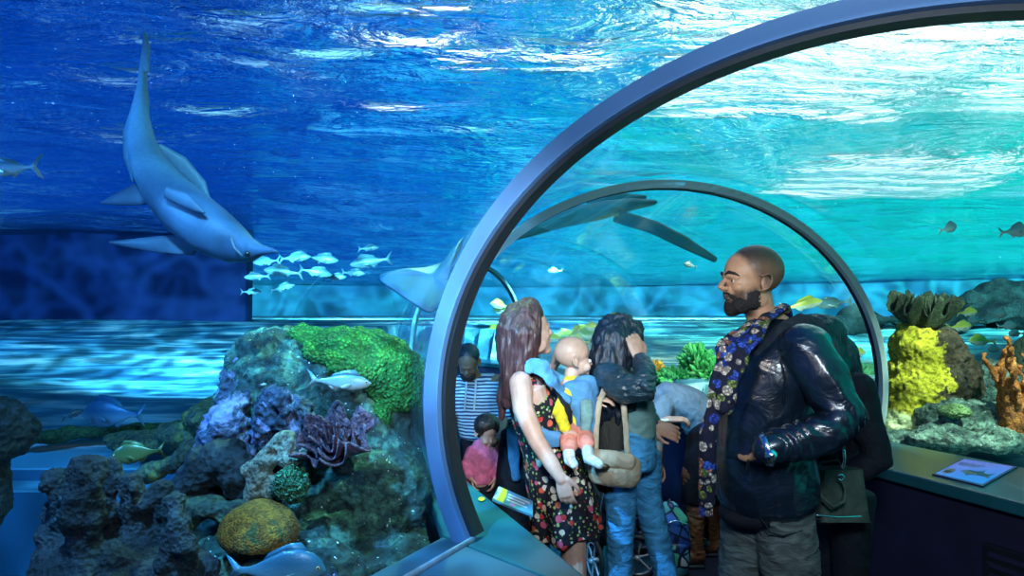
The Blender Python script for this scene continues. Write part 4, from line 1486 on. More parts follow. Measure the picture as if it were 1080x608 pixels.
# jacket trunk
sidev = (.22, -1, 0)
m = MB()
m.limb([q(822, 344), q(818, 358), q(808, 385), q(801, 420), q(801, 470), q(806, 505), q(810, 528)],
       [(.085, .075), (.19, .11), (.205, .155), (.20, .168), (.19, .168), (.195, .172), (.19, .160)], side=sidev, n=30)
m.limb([q(846, 366, 2.27), q(868, 398, 2.22), q(889, 440, 2.19), q(868, 458, 2.17), q(838, 467, 2.17), q(812, 473, 2.18)], [.080, .078, .072, .066, .058, .046], n=20)
m.limb([q(796, 368, 2.64), q(784, 410, 2.68), q(776, 450, 2.70), q(764, 488, 2.64)], [.078, .072, .066, .048], n=18)
m.ell(q(848, 366, 2.28), (.088, .08, .075))
m.melt(.007, 5)
sl_a, sl_b = q(889, 440, 2.19), q(812, 473, 2.18)
def jw(p, n):
    px, py = p.x, p.z
    t_ = (p - sl_a).dot((sl_b - sl_a).normalized())
    near = max(0, 1 - (p - (sl_a + (sl_b - sl_a).normalized() * max(0, min((sl_b - sl_a).length, t_)))).length / .10)
    near *= 1 if p.y < 2.35 else 0
    a = .009 * math.sin(t_ * 150 + 8 * mnoise.noise(p * 9)) * near if -.05 < t_ < .3 else 0
    return a + wrinkle(.013, 7, (1, 1, .8), 3)(p, n)
m.displace(jw)
jk = m.build('leather_jacket', LEATHER, man)
# jacket details
SEAM = M_plain('leather_seam', (.002, .004, .008), .4, 0, .1, 10, 0)
def surf_line(name, pts, r, mat, parent, n=6):
    m = MB(); m.limb(pts, r if isinstance(r, list) else [r] * len(pts), n=n); return m.build(name, mat, parent)
surf_line('cuff', [q(820, 470, 2.175), q(809, 474, 2.18)], .049, LEATHER, jk, 18)
surf_line('hem_band', [q(809, 529), q(811, 536)], [(.180, .158), (.176, .152)], BLACKF, jk, 30)
surf_line('zip', [q(772, 380, 2.30), q(757, 430, 2.34), q(754, 480, 2.36), q(760, 525, 2.36)], .0035, METAL, jk)
surf_line('shoulder_seam', [q(822, 372, 2.235), q(828, 400, 2.235), q(826, 425, 2.24)], .003, SEAM, jk)
surf_line('pocket_edge', [q(797, 462, 2.245), q(790, 480, 2.245), q(788, 500, 2.25)], .005, SEAM, jk)
# hood and jersey collar
m = MB()
m.limb([q(800, 372, 2.32), q(822, 352, 2.33), q(845, 342, 2.40), q(858, 346, 2.50), q(848, 350, 2.60), q(820, 352, 2.62), q(795, 362, 2.56)], [.022, .030, .036, .042, .036, .030, .022], n=16)
m.limb([q(845, 345, 2.42), q(862, 352, 2.46), q(864, 362, 2.5)], [.034, .040, .030], n=14)
m.melt(.007, 3).displace(wrinkle(.008, 16, (1, 1, 1), 9)); m.build('hood', HOODF, man)
# scarf: loop round the neck and two hanging ends
sc = empty('scarf', q(800, 340), None); sc.parent = man; sc.location = q(800, 340) - base
def strip(pts, w, th, side, seed, n=40):
    """gathered cloth strip"""
    m = MB()
    pts = [V(p) for p in pts]
    # resample
    out = []; ws = []
    for i in range(len(pts) - 1):
        for k in range(8):
            t_ = k / 8
            a, b = pts[i], pts[i + 1]
            c0 = pts[i - 1] if i else a; c1 = pts[i + 2] if i + 2 < len(pts) else b
            out.append(.5 * ((2 * a) + (b - c0) * t_ + (2 * c0 - 5 * a + 4 * b - c1) * t_ ** 2 + (3 * a - c0 - 3 * b + c1) * t_ ** 3))
            ws.append(w[i] + (w[i + 1] - w[i]) * t_)
    out.append(pts[-1]); ws.append(w[-1])
    m.limb(out, [(a, th) for a in ws], side=side, n=28)
    o = V((seed, seed, seed))
    m.displace(lambda p, nn: .007 * math.sin(60 * (p.dot(V(side).normalized())) + 3 * mnoise.noise(p * 6 + o)) + .006 * mnoise.noise(p * 14 + o))
    return m
m = strip([q(828, 334, 2.50), q(822, 326, 2.42), q(812, 334, 2.34), q(797, 348, 2.27), q(780, 372, 2.235), q(770, 400, 2.225), q(763, 432, 2.235)], [.022, .028, .034, .036, .036, .034, .028], .012, (.9, -.3, .3), 1)
m.build('neck_loop', SCARF, sc)
m = strip([q(796, 342, 2.42), q(776, 352, 2.34), q(764, 376, 2.27), q(757, 410, 2.24), q(750, 450, 2.25), q(745, 490, 2.27), q(744, 532, 2.30)], [.020, .030, .032, .030, .027, .026, .026], .012, (.9, -.3, .1), 2)
m.build('hanging_end', SCARF, sc)
m = MB()
for k in range(9): m.limb([q(738 + 1.6 * k, 530, 2.30), q(737 + 1.8 * k, 545, 2.30)], [.0022, .0015], n=5)
m.build('fringe', SCARF, sc)
# jeans
m = MB()
kz = lambda x, y, d: P(x, y, d)
m.limb([q(808, 500), q(810, 540)], [(.155, .14), (.155, .148)], side=sidev, n=24)
m.limb([kz(824, 535, 2.40), kz(832, 590, 2.38), kz(836, 645, 2.37), V((base.x + .07, 2.36, .35)), V((base.x + .08, 2.37, .09))], [.105, .100, .080, .070, .062], n=20)
m.limb([kz(795, 535, 2.51), kz(788, 600, 2.54), kz(782, 650, 2.58), V((base.x - .10, 2.60, .35)), V((base.x - .11, 2.62, .09))], [.115, .100, .078, .070, .062], n=20)
m.melt(.009, 3).displace(wrinkle(.012, 10, (1, 1, 2.2), 5))
jn = m.build('jeans', JEANG, man)
m = MB(); m.limb([P(803, 548, 2.30), P(812, 562, 2.29), P(826, 566, 2.285), P(846, 560, 2.29)], [.003] * 4, n=6); m.build('pocket_seam', SEAM, jn)
m = MB(); shoe(m, (base.x + .08, 2.37, 0), (-1, -.2, 0)); shoe(m, (base.x - .11, 2.62, 0), (-1, -.2, 0)); m.melt(.008, 2); m.build('shoes', BLACKF, man)
# watch
wd = (q(790, 478, 2.19) - q(812, 473, 2.18)).normalized()
wc = q(807, 475, 2.185)
m = MB()
sdv = wd.cross(V((0, 1, 0))).normalized(); s2v = wd.cross(sdv).normalized()
m.limb([wc + sdv * (.052 * math.cos(2 * PI * k / 20)) + s2v * (.052 * math.sin(2 * PI * k / 20)) for k in range(20)], [(.004, .011)] * 20, close=True, n=8, side=None)
wt = empty('wristwatch', wc, None); wt.parent = man; wt.location = wc - base
m.build('bracelet', METAL, wt)
m = MB(); m.limb([wc + V((0, -.040, -.004)), wc + V((0, -.052, -.006))], [.021, .021], n=20); m.build('case', METAL, wt)
m = MB(); m.limb([wc + V((0, -.0525, -.006)), wc + V((0, -.0735, -.006))], [.0155, .0001], n=20, cap=False); m.build('dial', M_plain('blue_dial', (.02, .06, .15), .2), wt)

# ------------------------------------------------------------------ person in black behind him and the handbag
D = 2.98
base = V((1.45, D, 0))
p2 = empty('person', base, 'long black haired person in dark coat, mostly hidden behind the man in leather', 'person')
ho = P(862, 366, D); hf = frame_of((-1, .3, 0), 0)
m = MB(); head(m, ho, hf, .98)
m.limb([ho - V((0, 0, .05)), ho - V((0, 0, .19))], [.05, .055])
m.limb([P(864, 400, D), P(864, 430, D), P(866, 500, D), P(866, 540, D)], [(.15, .08), (.16, .10), (.14, .10), (.15, .11)], side=(.3, 1, 0), n=18)
for sg in (-1, 1):
    m.limb([V((base.x + .02, D + .09 * sg, .75)), V((base.x, D + .09 * sg, .45)), V((base.x + .03, D + .09 * sg, .08))], [.075, .052, .036])
    m.limb([V((base.x - .01, D + .19 * sg, 1.26)), V((base.x + .04, D + .21 * sg, .98)), V((base.x - .14, D + .17 * sg, .84))], [.042, .035, .026])
    hand(m, V((base.x - .14, D + .17 * sg, .84)), V((-.8, 0, -.4)), V((0, -sg, 0)), .9, .5, -sg)
    m.limb([V((base.x + .03, D + .09 * sg, .06)), V((base.x - .10, D + .09 * sg, .04))], [.035, .03])
m.melt(.006, 3); m.build('body', skin_mat('pale_skin', (.6, .4, .3)), p2)
m = MB()
m.limb([P(862, 392, D), P(864, 415, D), P(868, 470, D), P(868, 520, D)], [(.20, .11), (.21, .14), (.19, .15), (.20, .16)], side=(.3, 1, 0), n=24)
for sg in (-1, 1): m.limb([V((base.x - .01, D + .2 * sg, 1.26)), V((base.x + .05, D + .23 * sg, .98)), V((base.x - .12, D + .18 * sg, .85))], [.07, .062, .045])
m.melt(.010, 4).displace(wrinkle(.012, 9, (1, 1, 1), 12)); m.build('coat', BLACKF, p2)
m = MB()
for sg in (-1, 1): m.limb([V((base.x + .02, D + .08 * sg, .80)), V((base.x, D + .09 * sg, .45)), V((base.x + .03, D + .09 * sg, .08))], [.095, .07, .055])
m.melt(.010, 2); m.build('trousers', BLACKF, p2)
m = MB(); shoe(m, (base.x + .03, D - .09, 0), (-1, -.3, 0)); shoe(m, (base.x + .03, D + .09, 0), (-1, -.3, 0)); m.melt(.008, 2); m.build('shoes', M_plain('plum_shoe', (.05, .03, .08), .5), p2)
def hair(locks, voxel=.008, smooth=3, amp=.010, st=(1, 1, .22), sc=42, blobs=()):
    m = MB()
    for pts, r in locks: m.limb(pts, r, n=12)
    for c, r in blobs: m.ell(c, r, nu=20, nv=14)
    m.melt(voxel, smooth)
    def f(p, n):
        q_ = V((p.x * st[0], p.y * st[1], p.z * st[2])) * sc
        return amp * (mnoise.noise(q_) + .6 * mnoise.noise(q_ * 2.4))
    return m.displace(f)
def mk_hair(name, c1, c2, rough=.35):
    t = NT(name)
    n = t.noise(t.coord((1, 1, .06)), 130, 4, .6, .5)
    c = t.ramp(n.outputs[0], [(.35, c1), (.65, c2)])
    t.bsdf(c, rough, 0, n.outputs[0], .9, .006, spec=.6)
    return t.m
HBLK = mk_hair('black_hair', (.003, .005, .010), (.012, .022, .040))
HRED = mk_hair('auburn_hair', (.025, .010, .012), (.115, .042, .040))
HBRN = mk_hair('brown_hair', (.010, .008, .008), (.04, .03, .025))
hair([([P(866, 350, D), P(884, 372, D), P(893, 410, D), P(898, 450, D), P(902, 478, D)], [.07, .085, .075, .055, .02]), ([P(864, 352, D - .04), P(878, 392, D - .06), P(886, 440, D - .06)], [.07, .08, .03])],
     blobs=[(ho + V((.02, 0, .045)), (.105, .095, .10))]).build('hair', HBLK, p2)
bagM = mk_cloth('dark_olive_leather', (.055, .08, .068), 14, .5, .02, .5, weave=False)
bc = P(884, 520, 2.72)
bag = empty('handbag', P(884, 545, 2.72), 'dark olive structured handbag with curved handles and silver rings behind the man', 'handbag')
m = MB()
bx, bz = .085, .10
m.grid(lambda u, v: bc + V((bx * (1.16 - .16 * v) * max(-1, min(1, 1.35 * math.cos(2 * PI * u))), .05 * (1.3 - .5 * v) * max(-1, min(1, 1.35 * math.sin(2 * PI * u))), -bz + 2 * bz * v)), 40, 10, wrap=True)
m.add([bc + V((sx * bx * 1.16, sy * .065, -bz)) for sx, sy in ((-1, -1), (1, -1), (1, 1), (-1, 1))], [(0, 1, 2, 3)])
m.add([bc + V((sx * bx, sy * .04, bz)) for sx, sy in ((-1, -1), (1, -1), (1, 1), (-1, 1))], [(3, 2, 1, 0)])
m.build('body', bagM, bag)
surf_line('handle', [P(860, 506, 2.625), P(866, 524, 2.60), P(878, 535, 2.595), P(890, 530, 2.60), P(892, 516, 2.615), P(887, 506, 2.625)], .007, bagM, bag, 8)
surf_line('handle', [P(862, 498, 2.77), P(866, 488, 2.78), P(884, 486, 2.78), P(890, 498, 2.77)], .0055, bagM, bag, 8)
for x, y in ((859, 504), (887, 504)):
    m = MB(); c0 = P(x, y, 2.62); m.limb([c0 + V((.011 * math.cos(2 * PI * k / 14), 0, .011 * math.sin(2 * PI * k / 14))) for k in range(14)], [.0032] * 14, close=True, n=6); m.build('ring', METAL, bag)
m = MB(); m.limb([P(889, 494, 2.70), P(891, 486, 2.70), P(890, 476, 2.70)], [.008, .006, .007], n=8); m.build('strap_clasp', METAL, bag)
surf_line('shoulder_strap', [P(890, 476, 2.70), P(886, 440, 2.72), P(872, 400, 2.80)], [(.008, .003)] * 3, bagM, bag, 8)
surf_line('piping', [P(862, 544, 2.655), P(884, 546, 2.655), P(908, 545, 2.66)], .003, METAL, bag, 6)

# ------------------------------------------------------------------ woman in the floral dress
D = 3.0
base = V((.16, D, 0))
w1 = empty('person', base, 'auburn haired woman in sleeveless black floral dress, one hand raised to the glass', 'person')
ho = P(559, 352, D); hf = frame_of((.86, .40, 0), .22); hs = .97
m = MB(); head(m, ho, hf, hs)
m.limb([ho - hf[2] * .05 - hf[0] * .02, P(556, 384, D), P(556, 398, D)], [.047, .046, .06])
m.limb([P(556, 396, D), P(558, 408, D), P(566, 440, D), P(573, 470, D), P(585, 505, D)], [(.07, .05), (.16, .075), (.14, .10), (.12, .09), (.16, .12)], side=(.15, -1, 0), n=20)
SA = P(549, 404, 2.86)
m.limb([SA, P(552, 432, 2.80), P(566, 465, 2.76), P(582, 490, 2.72), P(592, 506, 2.70)], [.050, .045, .037, .032, .023], n=16)
hand(m, P(592, 504, 2.70), P(597, 524, 2.70) - P(592, 504, 2.70), V((.3, 1, 0)), .84, .42, -1)
m.limb([P(566, 402, 3.14), P(572, 420, 3.20), P(578, 404, 3.22), P(583, 388, 3.22)], [.045, .038, .032, .023], n=14)
hand(m, P(583, 389, 3.22), P(589, 362, 3.22) - P(583, 389, 3.22), V((1, .2, 0)), .95, .2, 1)
for sg in (-1, 1):
    m.limb([P(592, 505, D + .08 * sg), P(604, 560, D + .08 * sg), P(606, 610, D + .09 * sg), V((.30, D + .09 * sg, .08))], [.085, .062, .052, .036])
    m.limb([V((.30, D + .09 * sg, .07)), V((.42, D + .09 * sg + .03, .04))], [.034, .028])
m.melt(.0042, 3)
m.build('body', skin_mat('fair_skin', (.66, .42, .33)), w1)
m = MB()
m.limb([P(556, 404, D), P(561, 425, D), P(567, 450, D), P(573, 470, D)], [(.135, .085), (.15, .105), (.135, .105), (.125, .10)], side=(.15, -1, 0), n=28)
m.limb([P(573, 466, D), P(584, 495, D), P(592, 525, D - .02), P(598, 562, D - .02)], [(.13, .10), (.155, .13), (.165, .14), (.175, .15)], side=(.15, -1, 0), n=36, c1=.05)
m.limb([P(551, 396, 2.90), P(556, 410, 2.88)], [(.03, .012)] * 2, n=10); m.limb([P(562, 396, 3.10), P(565, 410, 3.12)], [(.03, .012)] * 2, n=10)
m.melt(.008, 4)
hemc = P(601, 555, D)
def sk(p, n):
    k = max(0, min(1, (P(573, 475, D).z - p.z) / .35))
    a = math.atan2(p.y - hemc.y, p.x - hemc.x)
    return .016 * k * math.sin(9 * a + 3 * mnoise.noise(p * 4)) + wrinkle(.006, 12, (1, 1, .5), 4)(p, n)
m.displace(sk); m.build('dress', DRESS, w1)
hair([([P(552, 328, D), P(545, 352, D - .03), P(541, 380, D - .05), P(540, 405, D - .07), P(536, 428, D - .06)], [.075, .095, .07, .045, .02]),
      ([P(556, 330, D - .02), P(553, 356, D - .07), P(553, 382, D - .09), P(548, 402, D - .12)], [.07, .075, .052, .02]),
      ([P(548, 372, D), P(537, 400, D), P(530, 425, D), P(529, 442, D)], [.05, .045, .03, .012]),
      ([P(560, 375, D - .04), P(566, 395, D - .09), P(570, 412, D - .12)], [.035, .025, .01]),
      ([P(545, 395, D - .08), P(541, 418, D - .08), P(543, 436, D - .07)], [.035, .028, .01])],
     blobs=[(ho + hf[2] * .045 - hf[0] * .035, (.098, .098, .098))], voxel=.007).build('hair', HRED, w1)
m = MB(); shoe(m, (.30, D - .09, 0), (1, .2, 0), .9); shoe(m, (.30, D + .09, 0), (1, .2, 0), .9); m.melt(.008, 2); m.build('shoes', BLACKF, w1)

# ------------------------------------------------------------------ baby and carrier
bb = P(605, 450, 2.93)
baby = empty('person', bb, 'bald baby in yellow top and coral shorts riding in the denim carrier', 'person')
ho = P(605, 380, 2.95); hf = frame_of((.93, .18, 0), .0); hs = .80
m = MB(); head(m, ho, hf, hs, baby=True)
m.limb([P(603, 394, 2.95), P(602, 412, 2.95)], [.032, .034])
m.limb([P(602, 408, 2.95), P(606, 435, 2.95), P(606, 460, 2.94)], [(.06, .05), (.075, .065), (.07, .062)], side=(0, 1, 0))
m.limb([P(596, 418, 2.88), P(590, 436, 2.84), P(597, 456, 2.80)], [.024, .022, .017])
hand(m, P(597, 456, 2.80), V((.55, -.05, -.9)), V((.1, 1, 0)), .55, .4, -1)
m.limb([P(612, 418, 3.0), P(622, 424, 2.98), P(629, 422, 2.92)], [.022, .02, .016])
hand(m, P(629, 422, 2.92), V((.8, -.4, .05)), V((0, .3, -1)), .55, .4, 1)
m.limb([P(600, 458, 2.89), P(600, 470, 2.78), P(600, 482, 2.76)], [.034, .028, .022]); m.limb([P(600, 482, 2.76), P(603, 489, 2.72)], [.02, .016])
m.limb([P(612, 456, 2.93), P(618, 466, 2.80), P(620, 479, 2.76)], [.034, .028, .022]); m.limb([P(620, 480, 2.76), P(630, 489, 2.72)], [.02, .016])
m.melt(.0036, 3)
bsk = masked_skin('skin_of_the_baby', (.68, .45, .34), ho, hf, hs, bb, hair=(.25, .14, .08), beard=False, thin=True)
m.build('body', bsk, baby)
for sg in (-1, 1):
    c0 = ho + hf[0] * .083 * hs + hf[1] * sg * .030 * hs - hf[2] * .004
    m = MB(); m.ell(c0, .0085, nu=10, nv=8); e = m.build('eye', WHITE_E, baby)
    m = MB(); m.ell(c0 + hf[0] * .0045, .0052, nu=8, nv=6); m.build('iris', IRIS, e)
YEL_T = mk_cloth('yellow_jersey', (.80, .66, .03), 22, .6, .01, .85)
COR_T = mk_cloth('coral_cotton', (.80, .28, .20), 22, .6, .01, .85)
SOCK = mk_cloth('pale_sock_knit', (.62, .74, .76), 30, .5, .008, .9)
m = MB()
m.limb([P(603, 404, 2.95), P(604, 420, 2.95), P(606, 450, 2.95)], [(.05, .042), (.082, .066), (.082, .070)], side=(0, 1, 0), n=20)
m.limb([P(597, 417, 2.885), P(590, 436, 2.84), P(596, 452, 2.805)], [.032, .030, .023]); m.limb([P(611, 417, 3.0), P(621, 424, 2.98), P(626, 423, 2.95)], [.030, .026, .021])
m.melt(.005, 3).displace(wrinkle(.004, 26, (1, 1, 1.5), 6)); m.build('yellow_top', YEL_T, baby)
m = MB(); m.limb([P(600, 452, 2.90), P(600, 470, 2.78)], [.043, .037]); m.limb([P(612, 452, 2.94), P(618, 467, 2.80)], [.043, .037]); m.melt(.005, 2).displace(wrinkle(.004, 26, (1, 1, 1.5), 8)); m.build('shorts', COR_T, baby)
m = MB(); m.limb([P(600, 478, 2.76), P(601, 486, 2.755), P(605, 490, 2.72)], [.025, .025, .019]); m.build('sock', SOCK, baby)
m = MB(); m.limb([P(620, 477, 2.76), P(621, 484, 2.75), P(632, 490, 2.71)], [.025, .025, .019]); m.build('sock', SOCK, baby)

car = empty('baby_carrier', P(608, 460, 2.95), 'blue denim baby carrier strapped to the woman in the floral dress', 'baby carrier')
m = MB()
m.limb([P(609, 405, 2.93), P(612, 425, 2.92), P(614, 448, 2.92), P(612, 468, 2.92)], [(.075, .065), (.070, .078), (.058, .080), (.045, .06)], side=(.6, .8, 0), n=22)
m.limb([P(618, 404, 2.92), P(618, 414, 2.91)], [(.058, .035)] * 2, side=(1, .3, 0), n=18)
m.melt(.006, 3).displace(wrinkle(.005, 20, (1, 1, 1), 2)); m.build('seat_panel', DENIM, car)
LG = mk_cloth('grey_green_canvas', (.18, .34, .34), 18, .4, .01, .8)
m = MB(); m.limb([P(618, 424, 2.835), P(619, 440, 2.83), P(617, 456, 2.835)], [(.026, .012), (.027, .012), (.02, .010)], side=(1, 0, 0), n=14); m.build('front_pocket', LG, car)
m = strip([P(555, 388, 2.86), P(566, 385, 2.84), P(578, 396, 2.83), P(590, 410, 2.84), P(600, 420, 2.86)], [.026, .034, .036, .034, .03], .007, (.5, -.3, -1), 3); m.build('shoulder_strap', DENIM, car)
m = strip([P(562, 386, 3.12), P(576, 390, 3.12), P(592, 402, 3.06), P(602, 412, 3.02)], [.03, .036, .036, .03], .012, (.5, .3, -1), 5); m.build('shoulder_strap', DENIM, car)
m = strip([P(560, 446, 2.85), P(574, 462, 2.84), P(590, 464, 2.84), P(604, 462, 2.85)], [.03, .036, .036, .03], .014, (0, 0, 1), 6); m.build('waist_belt', DENIM, car)
m = MB(); m.box(P(600, 438, 2.835), (.03, .012, .045)); m.build('buckle', GASKET, car, bevel=.004)
m = strip([P(586, 412, 2.84), P(596, 430, 2.83), P(600, 446, 2.84)], [.012, .014, .012], .005, (1, 0, 0), 8); m.build('webbing', BLACKF, car)

# ------------------------------------------------------------------ woman with the black hair
D = 3.1
base = V((.50, D, 0))
w2 = empty('person', base, 'woman with long black hair and blue jeans lifting a hand to her face', 'person')
ho = P(658, 365, D); hf = frame_of((.90, .38, 0), .05); hs = .95
m = MB(); head(m, ho, hf, hs)
m.limb([ho - hf[2] * .05 - hf[0] * .02, P(654, 398, D)], [.046, .055])
m.limb([P(654, 396, D), P(655, 406, D), P(662, 435, D), P(664, 460, D), P(660, 485, D)], [(.07, .05), (.155, .075), (.13, .095), (.12, .09), (.155, .12)], side=(.15, -1, 0), n=20)
m.limb([P(646, 402, 2.93), P(664, 412, 2.82), P(681, 408, 2.78), P(678, 390, 2.86), P(674, 376, 2.93)], [.048, .042, .037, .030, .022], n=14)
hand(m, P(674, 378, 2.92), P(668, 358, 2.95) - P(674, 378, 2.92), V((-.35, 1, 0)), .95, .6, 1)
m.limb([P(662, 402, 3.24), P(676, 430, 3.30), P(690, 448, 3.22)], [.045, .037, .023], n=14)
hand(m, P(690, 448, 3.22), V((1, -.3, -.4)), V((0, -1, 0)), .95, .5, -1)
legs = [([P(650, 480, 3.02), P(655, 530, 3.0), P(654, 570, 2.99), V(((650 - 540) / 700 * 3.0, 3.0, .25)), V(((648 - 540) / 700 * 3.0, 3.0, .09))], 0),
        ([P(676, 480, 3.18), P(682, 525, 3.16), P(692, 562, 3.14), V(((706 - 540) / 700 * 3.12, 3.12, .25)), V(((718 - 540) / 700 * 3.1, 3.1, .09))], 1)]
for pts, k in legs:
    m.limb(pts, [.075, .055, .048, .04, .034]); m.limb([pts[-1], pts[-1] + V((.13, .02, -.03))], [.034, .028])
m.melt(.0045, 3); m.build('body', skin_mat('tan_skin', (.60, .36, .25)), w2)
TEE = mk_cloth('grey_green_tee', (.14, .28, .28), 12, .6, .02, .85)
m = MB(); m.limb([P(656, 404, D), P(664, 432, D), P(667, 460, D)], [(.15, .09), (.142, .112), (.135, .105)], side=(.15, -1, 0), n=26)
m.melt(.008, 4).displace(wrinkle(.006, 14, (1, 1, 2), 3)); m.build('tee_shirt', TEE, w2)
CROP = mk_cloth('petrol_leather_look', (.015, .045, .065), 13, .7, .03, .30, spec=.7, weave=False, stretch=(1, 1, 2))
m = MB()
m.limb([P(652, 398, D), P(652, 412, D), P(652, 428, D)], [(.15, .10), (.165, .115), (.155, .115)], side=(.15, -1, 0), n=26)
m.limb([P(642, 398, 2.94), P(660, 410, 2.82), P(680, 410, 2.775), P(680, 392, 2.84), P(676, 381, 2.90)], [.068, .064, .058, .046, .034], n=18)
m.limb([P(662, 402, 3.24), P(677, 430, 3.31), P(688, 446, 3.24)], [.062, .055, .04], n=16)
m.melt(.007, 3).displace(wrinkle(.012, 17, (1, 1, 1.8), 6)); m.build('jacket', CROP, w2)
VEST = mk_cloth('dark_brown_drape', (.035, .035, .03), 10, .6, .03, .8, stretch=(2, 2, .5))
m = MB(); m.limb([P(651, 418, 3.04), P(650, 445, 3.04), P(649, 472, 3.04), P(650, 515, 3.02)], [(.075, .08), (.075, .08), (.08, .085), (.085, .085)], side=(1, 0, 0), n=24)
m.melt(.008, 3).displace(wrinkle(.010, 16, (1.5, 1.5, .4), 8)); m.build('long_cardigan', VEST, w2)
m = MB()
m.limb([P(664, 450, D), P(662, 470, D), P(661, 488, D)], [(.135, .105), (.155, .13), (.16, .13)], side=(.15, -1, 0), n=24)
for pts, k in legs: m.limb(pts, [.095, .070, .060, .052, .046], n=18)
m.melt(.008, 3).displace(wrinkle(.004, 17, (1, 1, 2.0), 7)); m.build('jeans', JEANB, w2)
hair([([P(655, 342, D - .01), P(648, 362, D - .06), P(643, 390, D - .10), P(640, 415, D - .12), P(642, 440, D - .12)], [.085, .105, .085, .06, .025]),
      ([P(662, 345, D - .02), P(660, 370, D - .09), P(650, 395, D - .13)], [.075, .065, .04]),
      ([P(640, 360, D), P(633, 392, D - .02), P(631, 425, D - .04)], [.06, .055, .02]),
      ([P(650, 395, D - .13), P(655, 420, D - .15), P(652, 445, D - .14)], [.05, .04, .015]),
      ([P(638, 410, D - .08), P(636, 438, D - .08), P(640, 462, D - .07)], [.05, .04, .012])],
     blobs=[(ho + hf[2] * .045 - hf[0] * .03, (.112, .112, .105))], voxel=.007, amp=.012).build('hair', HBLK, w2)
m = MB()
for pts, k in legs: shoe(m, pts[-1], (1, .15, 0), .9)
m.melt(.008, 2); m.build('shoes', M_plain('pale_trainers', (.55, .6, .65), .5), w2)
BAGM = mk_cloth('beige_leather', (.42, .36, .25), 12, .5, .02, .5, weave=False)
sb = empty('shoulder_bag', P(647, 512, 2.74), 'beige leather shoulder bag hanging at the hip of the black haired woman', 'bag')
m = MB()
m.limb([P(628, 494, 2.86), P(648, 496, 2.84), P(668, 499, 2.86)], [(.066, .033), (.072, .040), (.066, .033)], side=(0, 0, 1), n=24)
m.melt(.007, 3).displace(wrinkle(.006, 16, (1, 1, 1.3), 4)); m.build('body', BAGM, sb)
m = MB(); m.limb([P(629, 483, 2.83), P(648, 485, 2.815), P(665, 488, 2.83)], [(.036, .022), (.038, .030), (.036, .022)], side=(0, 0, 1), n=20)
m.melt(.006, 2).displace(wrinkle(.003, 20, (1, 1, 1), 5)); m.build('flap', BAGM, sb)
m = MB(); m.ell(P(637, 493, 2.775), (.024, .008, .014)); m.build('clasp', M_plain('bronze_clasp', (.12, .09, .05), .35, .8), sb)
for pts in ([P(628, 480, 2.84), P(629, 450, 2.86), P(632, 425, 2.87), P(640, 405, 2.89)], [P(662, 484, 2.84), P(660, 450, 2.85), P(657, 420, 2.87), P(648, 402, 2.89)]):
    m = MB(); m.limb(pts, [(.013, .004)] * 4, side=(1, 0, 0), n=10); m.build('strap', BAGM, sb)

# ------------------------------------------------------------------ bending person in grey
D = 4.3
base = V((1.20, D, 0))
p5 = empty('person', base, 'person bending over in grey shirt and tall brown boots, holding a white phone', 'person')
GREY = mk_cloth('blue_grey_jersey', (.19, .30, .38), 8, .7, .03, .85)
ho = P(672, 437, D + .05); hf = frame_of((-.9, -.2, 0), -.9)
m = MB(); head(m, ho, hf, .95)
m.limb([ho + V((.06, 0, .0)), P(692, 428, D)], [.05, .055])
m.limb([P(692, 426, D), P(702, 424, D), P(724, 430, D), P(744, 446, D)], [(.06, .07), (.15, .11), (.14, .115), (.15, .13)], side=(0, 1, 0), n=20)
m.limb([P(700, 428, 4.16), P(690, 450, 4.10), P(700, 446, 3.98), P(705, 443, 3.94)], [.045, .038, .030, .023])
hand(m, P(704, 443, 3.94), V((.9, -.1, .05)), V((0, .2, -1)), .95, .5, -1)
m.limb([P(700, 432, 4.42), P(694, 460, 4.42), P(695, 485, 4.38)], [.045, .036, .023])
hand(m, P(695, 485, 4.38), V((.35, 0, -1)), V((-1, 0, -.2)), .95, .4, 1)
bl = [([P(746, 450, D - .09), P(738, 490, D - .10), P(730, 530, D - .10), V(((730 - 540) / 700 * 4.2, 4.2, .09))]), ([P(752, 450, D + .09), P(752, 490, D + .09), P(746, 530, D + .09), V(((748 - 540) / 700 * 4.4, 4.4, .09))])]
for pts in bl:
    m.limb(pts, [.085, .06, .05, .036]); m.limb([pts[-1], pts[-1] + V((-.13, -.03, -.03))], [.034, .028])
m.melt(.0055, 3); m.build('body', skin_mat('olive_skin', (.55, .34, .24)), p5)
m = MB()
m.limb([P(692, 424, D), P(700, 423, D), P(722, 428, D), P(741, 443, D)], [(.09, .08), (.18, .125), (.165, .135), (.165, .145)], side=(0, 1, 0), n=26)
m.limb([P(700, 428, 4.15), P(692, 446, 4.09), P(694, 450, 4.06)], [.066, .060, .052]); m.limb([P(700, 432, 4.43), P(694, 455, 4.43)], [.062, .050])
m.melt(.009, 4).displace(wrinkle(.010, 11, (2, 1, 1), 5)); m.build('shirt', GREY, p5)
m = MB(); m.limb([P(742, 438, D), P(748, 456, D), P(748, 480, D)], [(.17, .15), (.19, .16), (.17, .15)], side=(0, 1, 0), n=22)
for pts in bl: m.limb(pts[:3], [.11, .10, .075], n=18)
m.melt(.010, 3); m.build('trousers', BLACKF, p5)
BOOT = mk_cloth('brown_leather', (.16, .075, .035), 14, .6, .02, .45, weave=False, spec=.6)
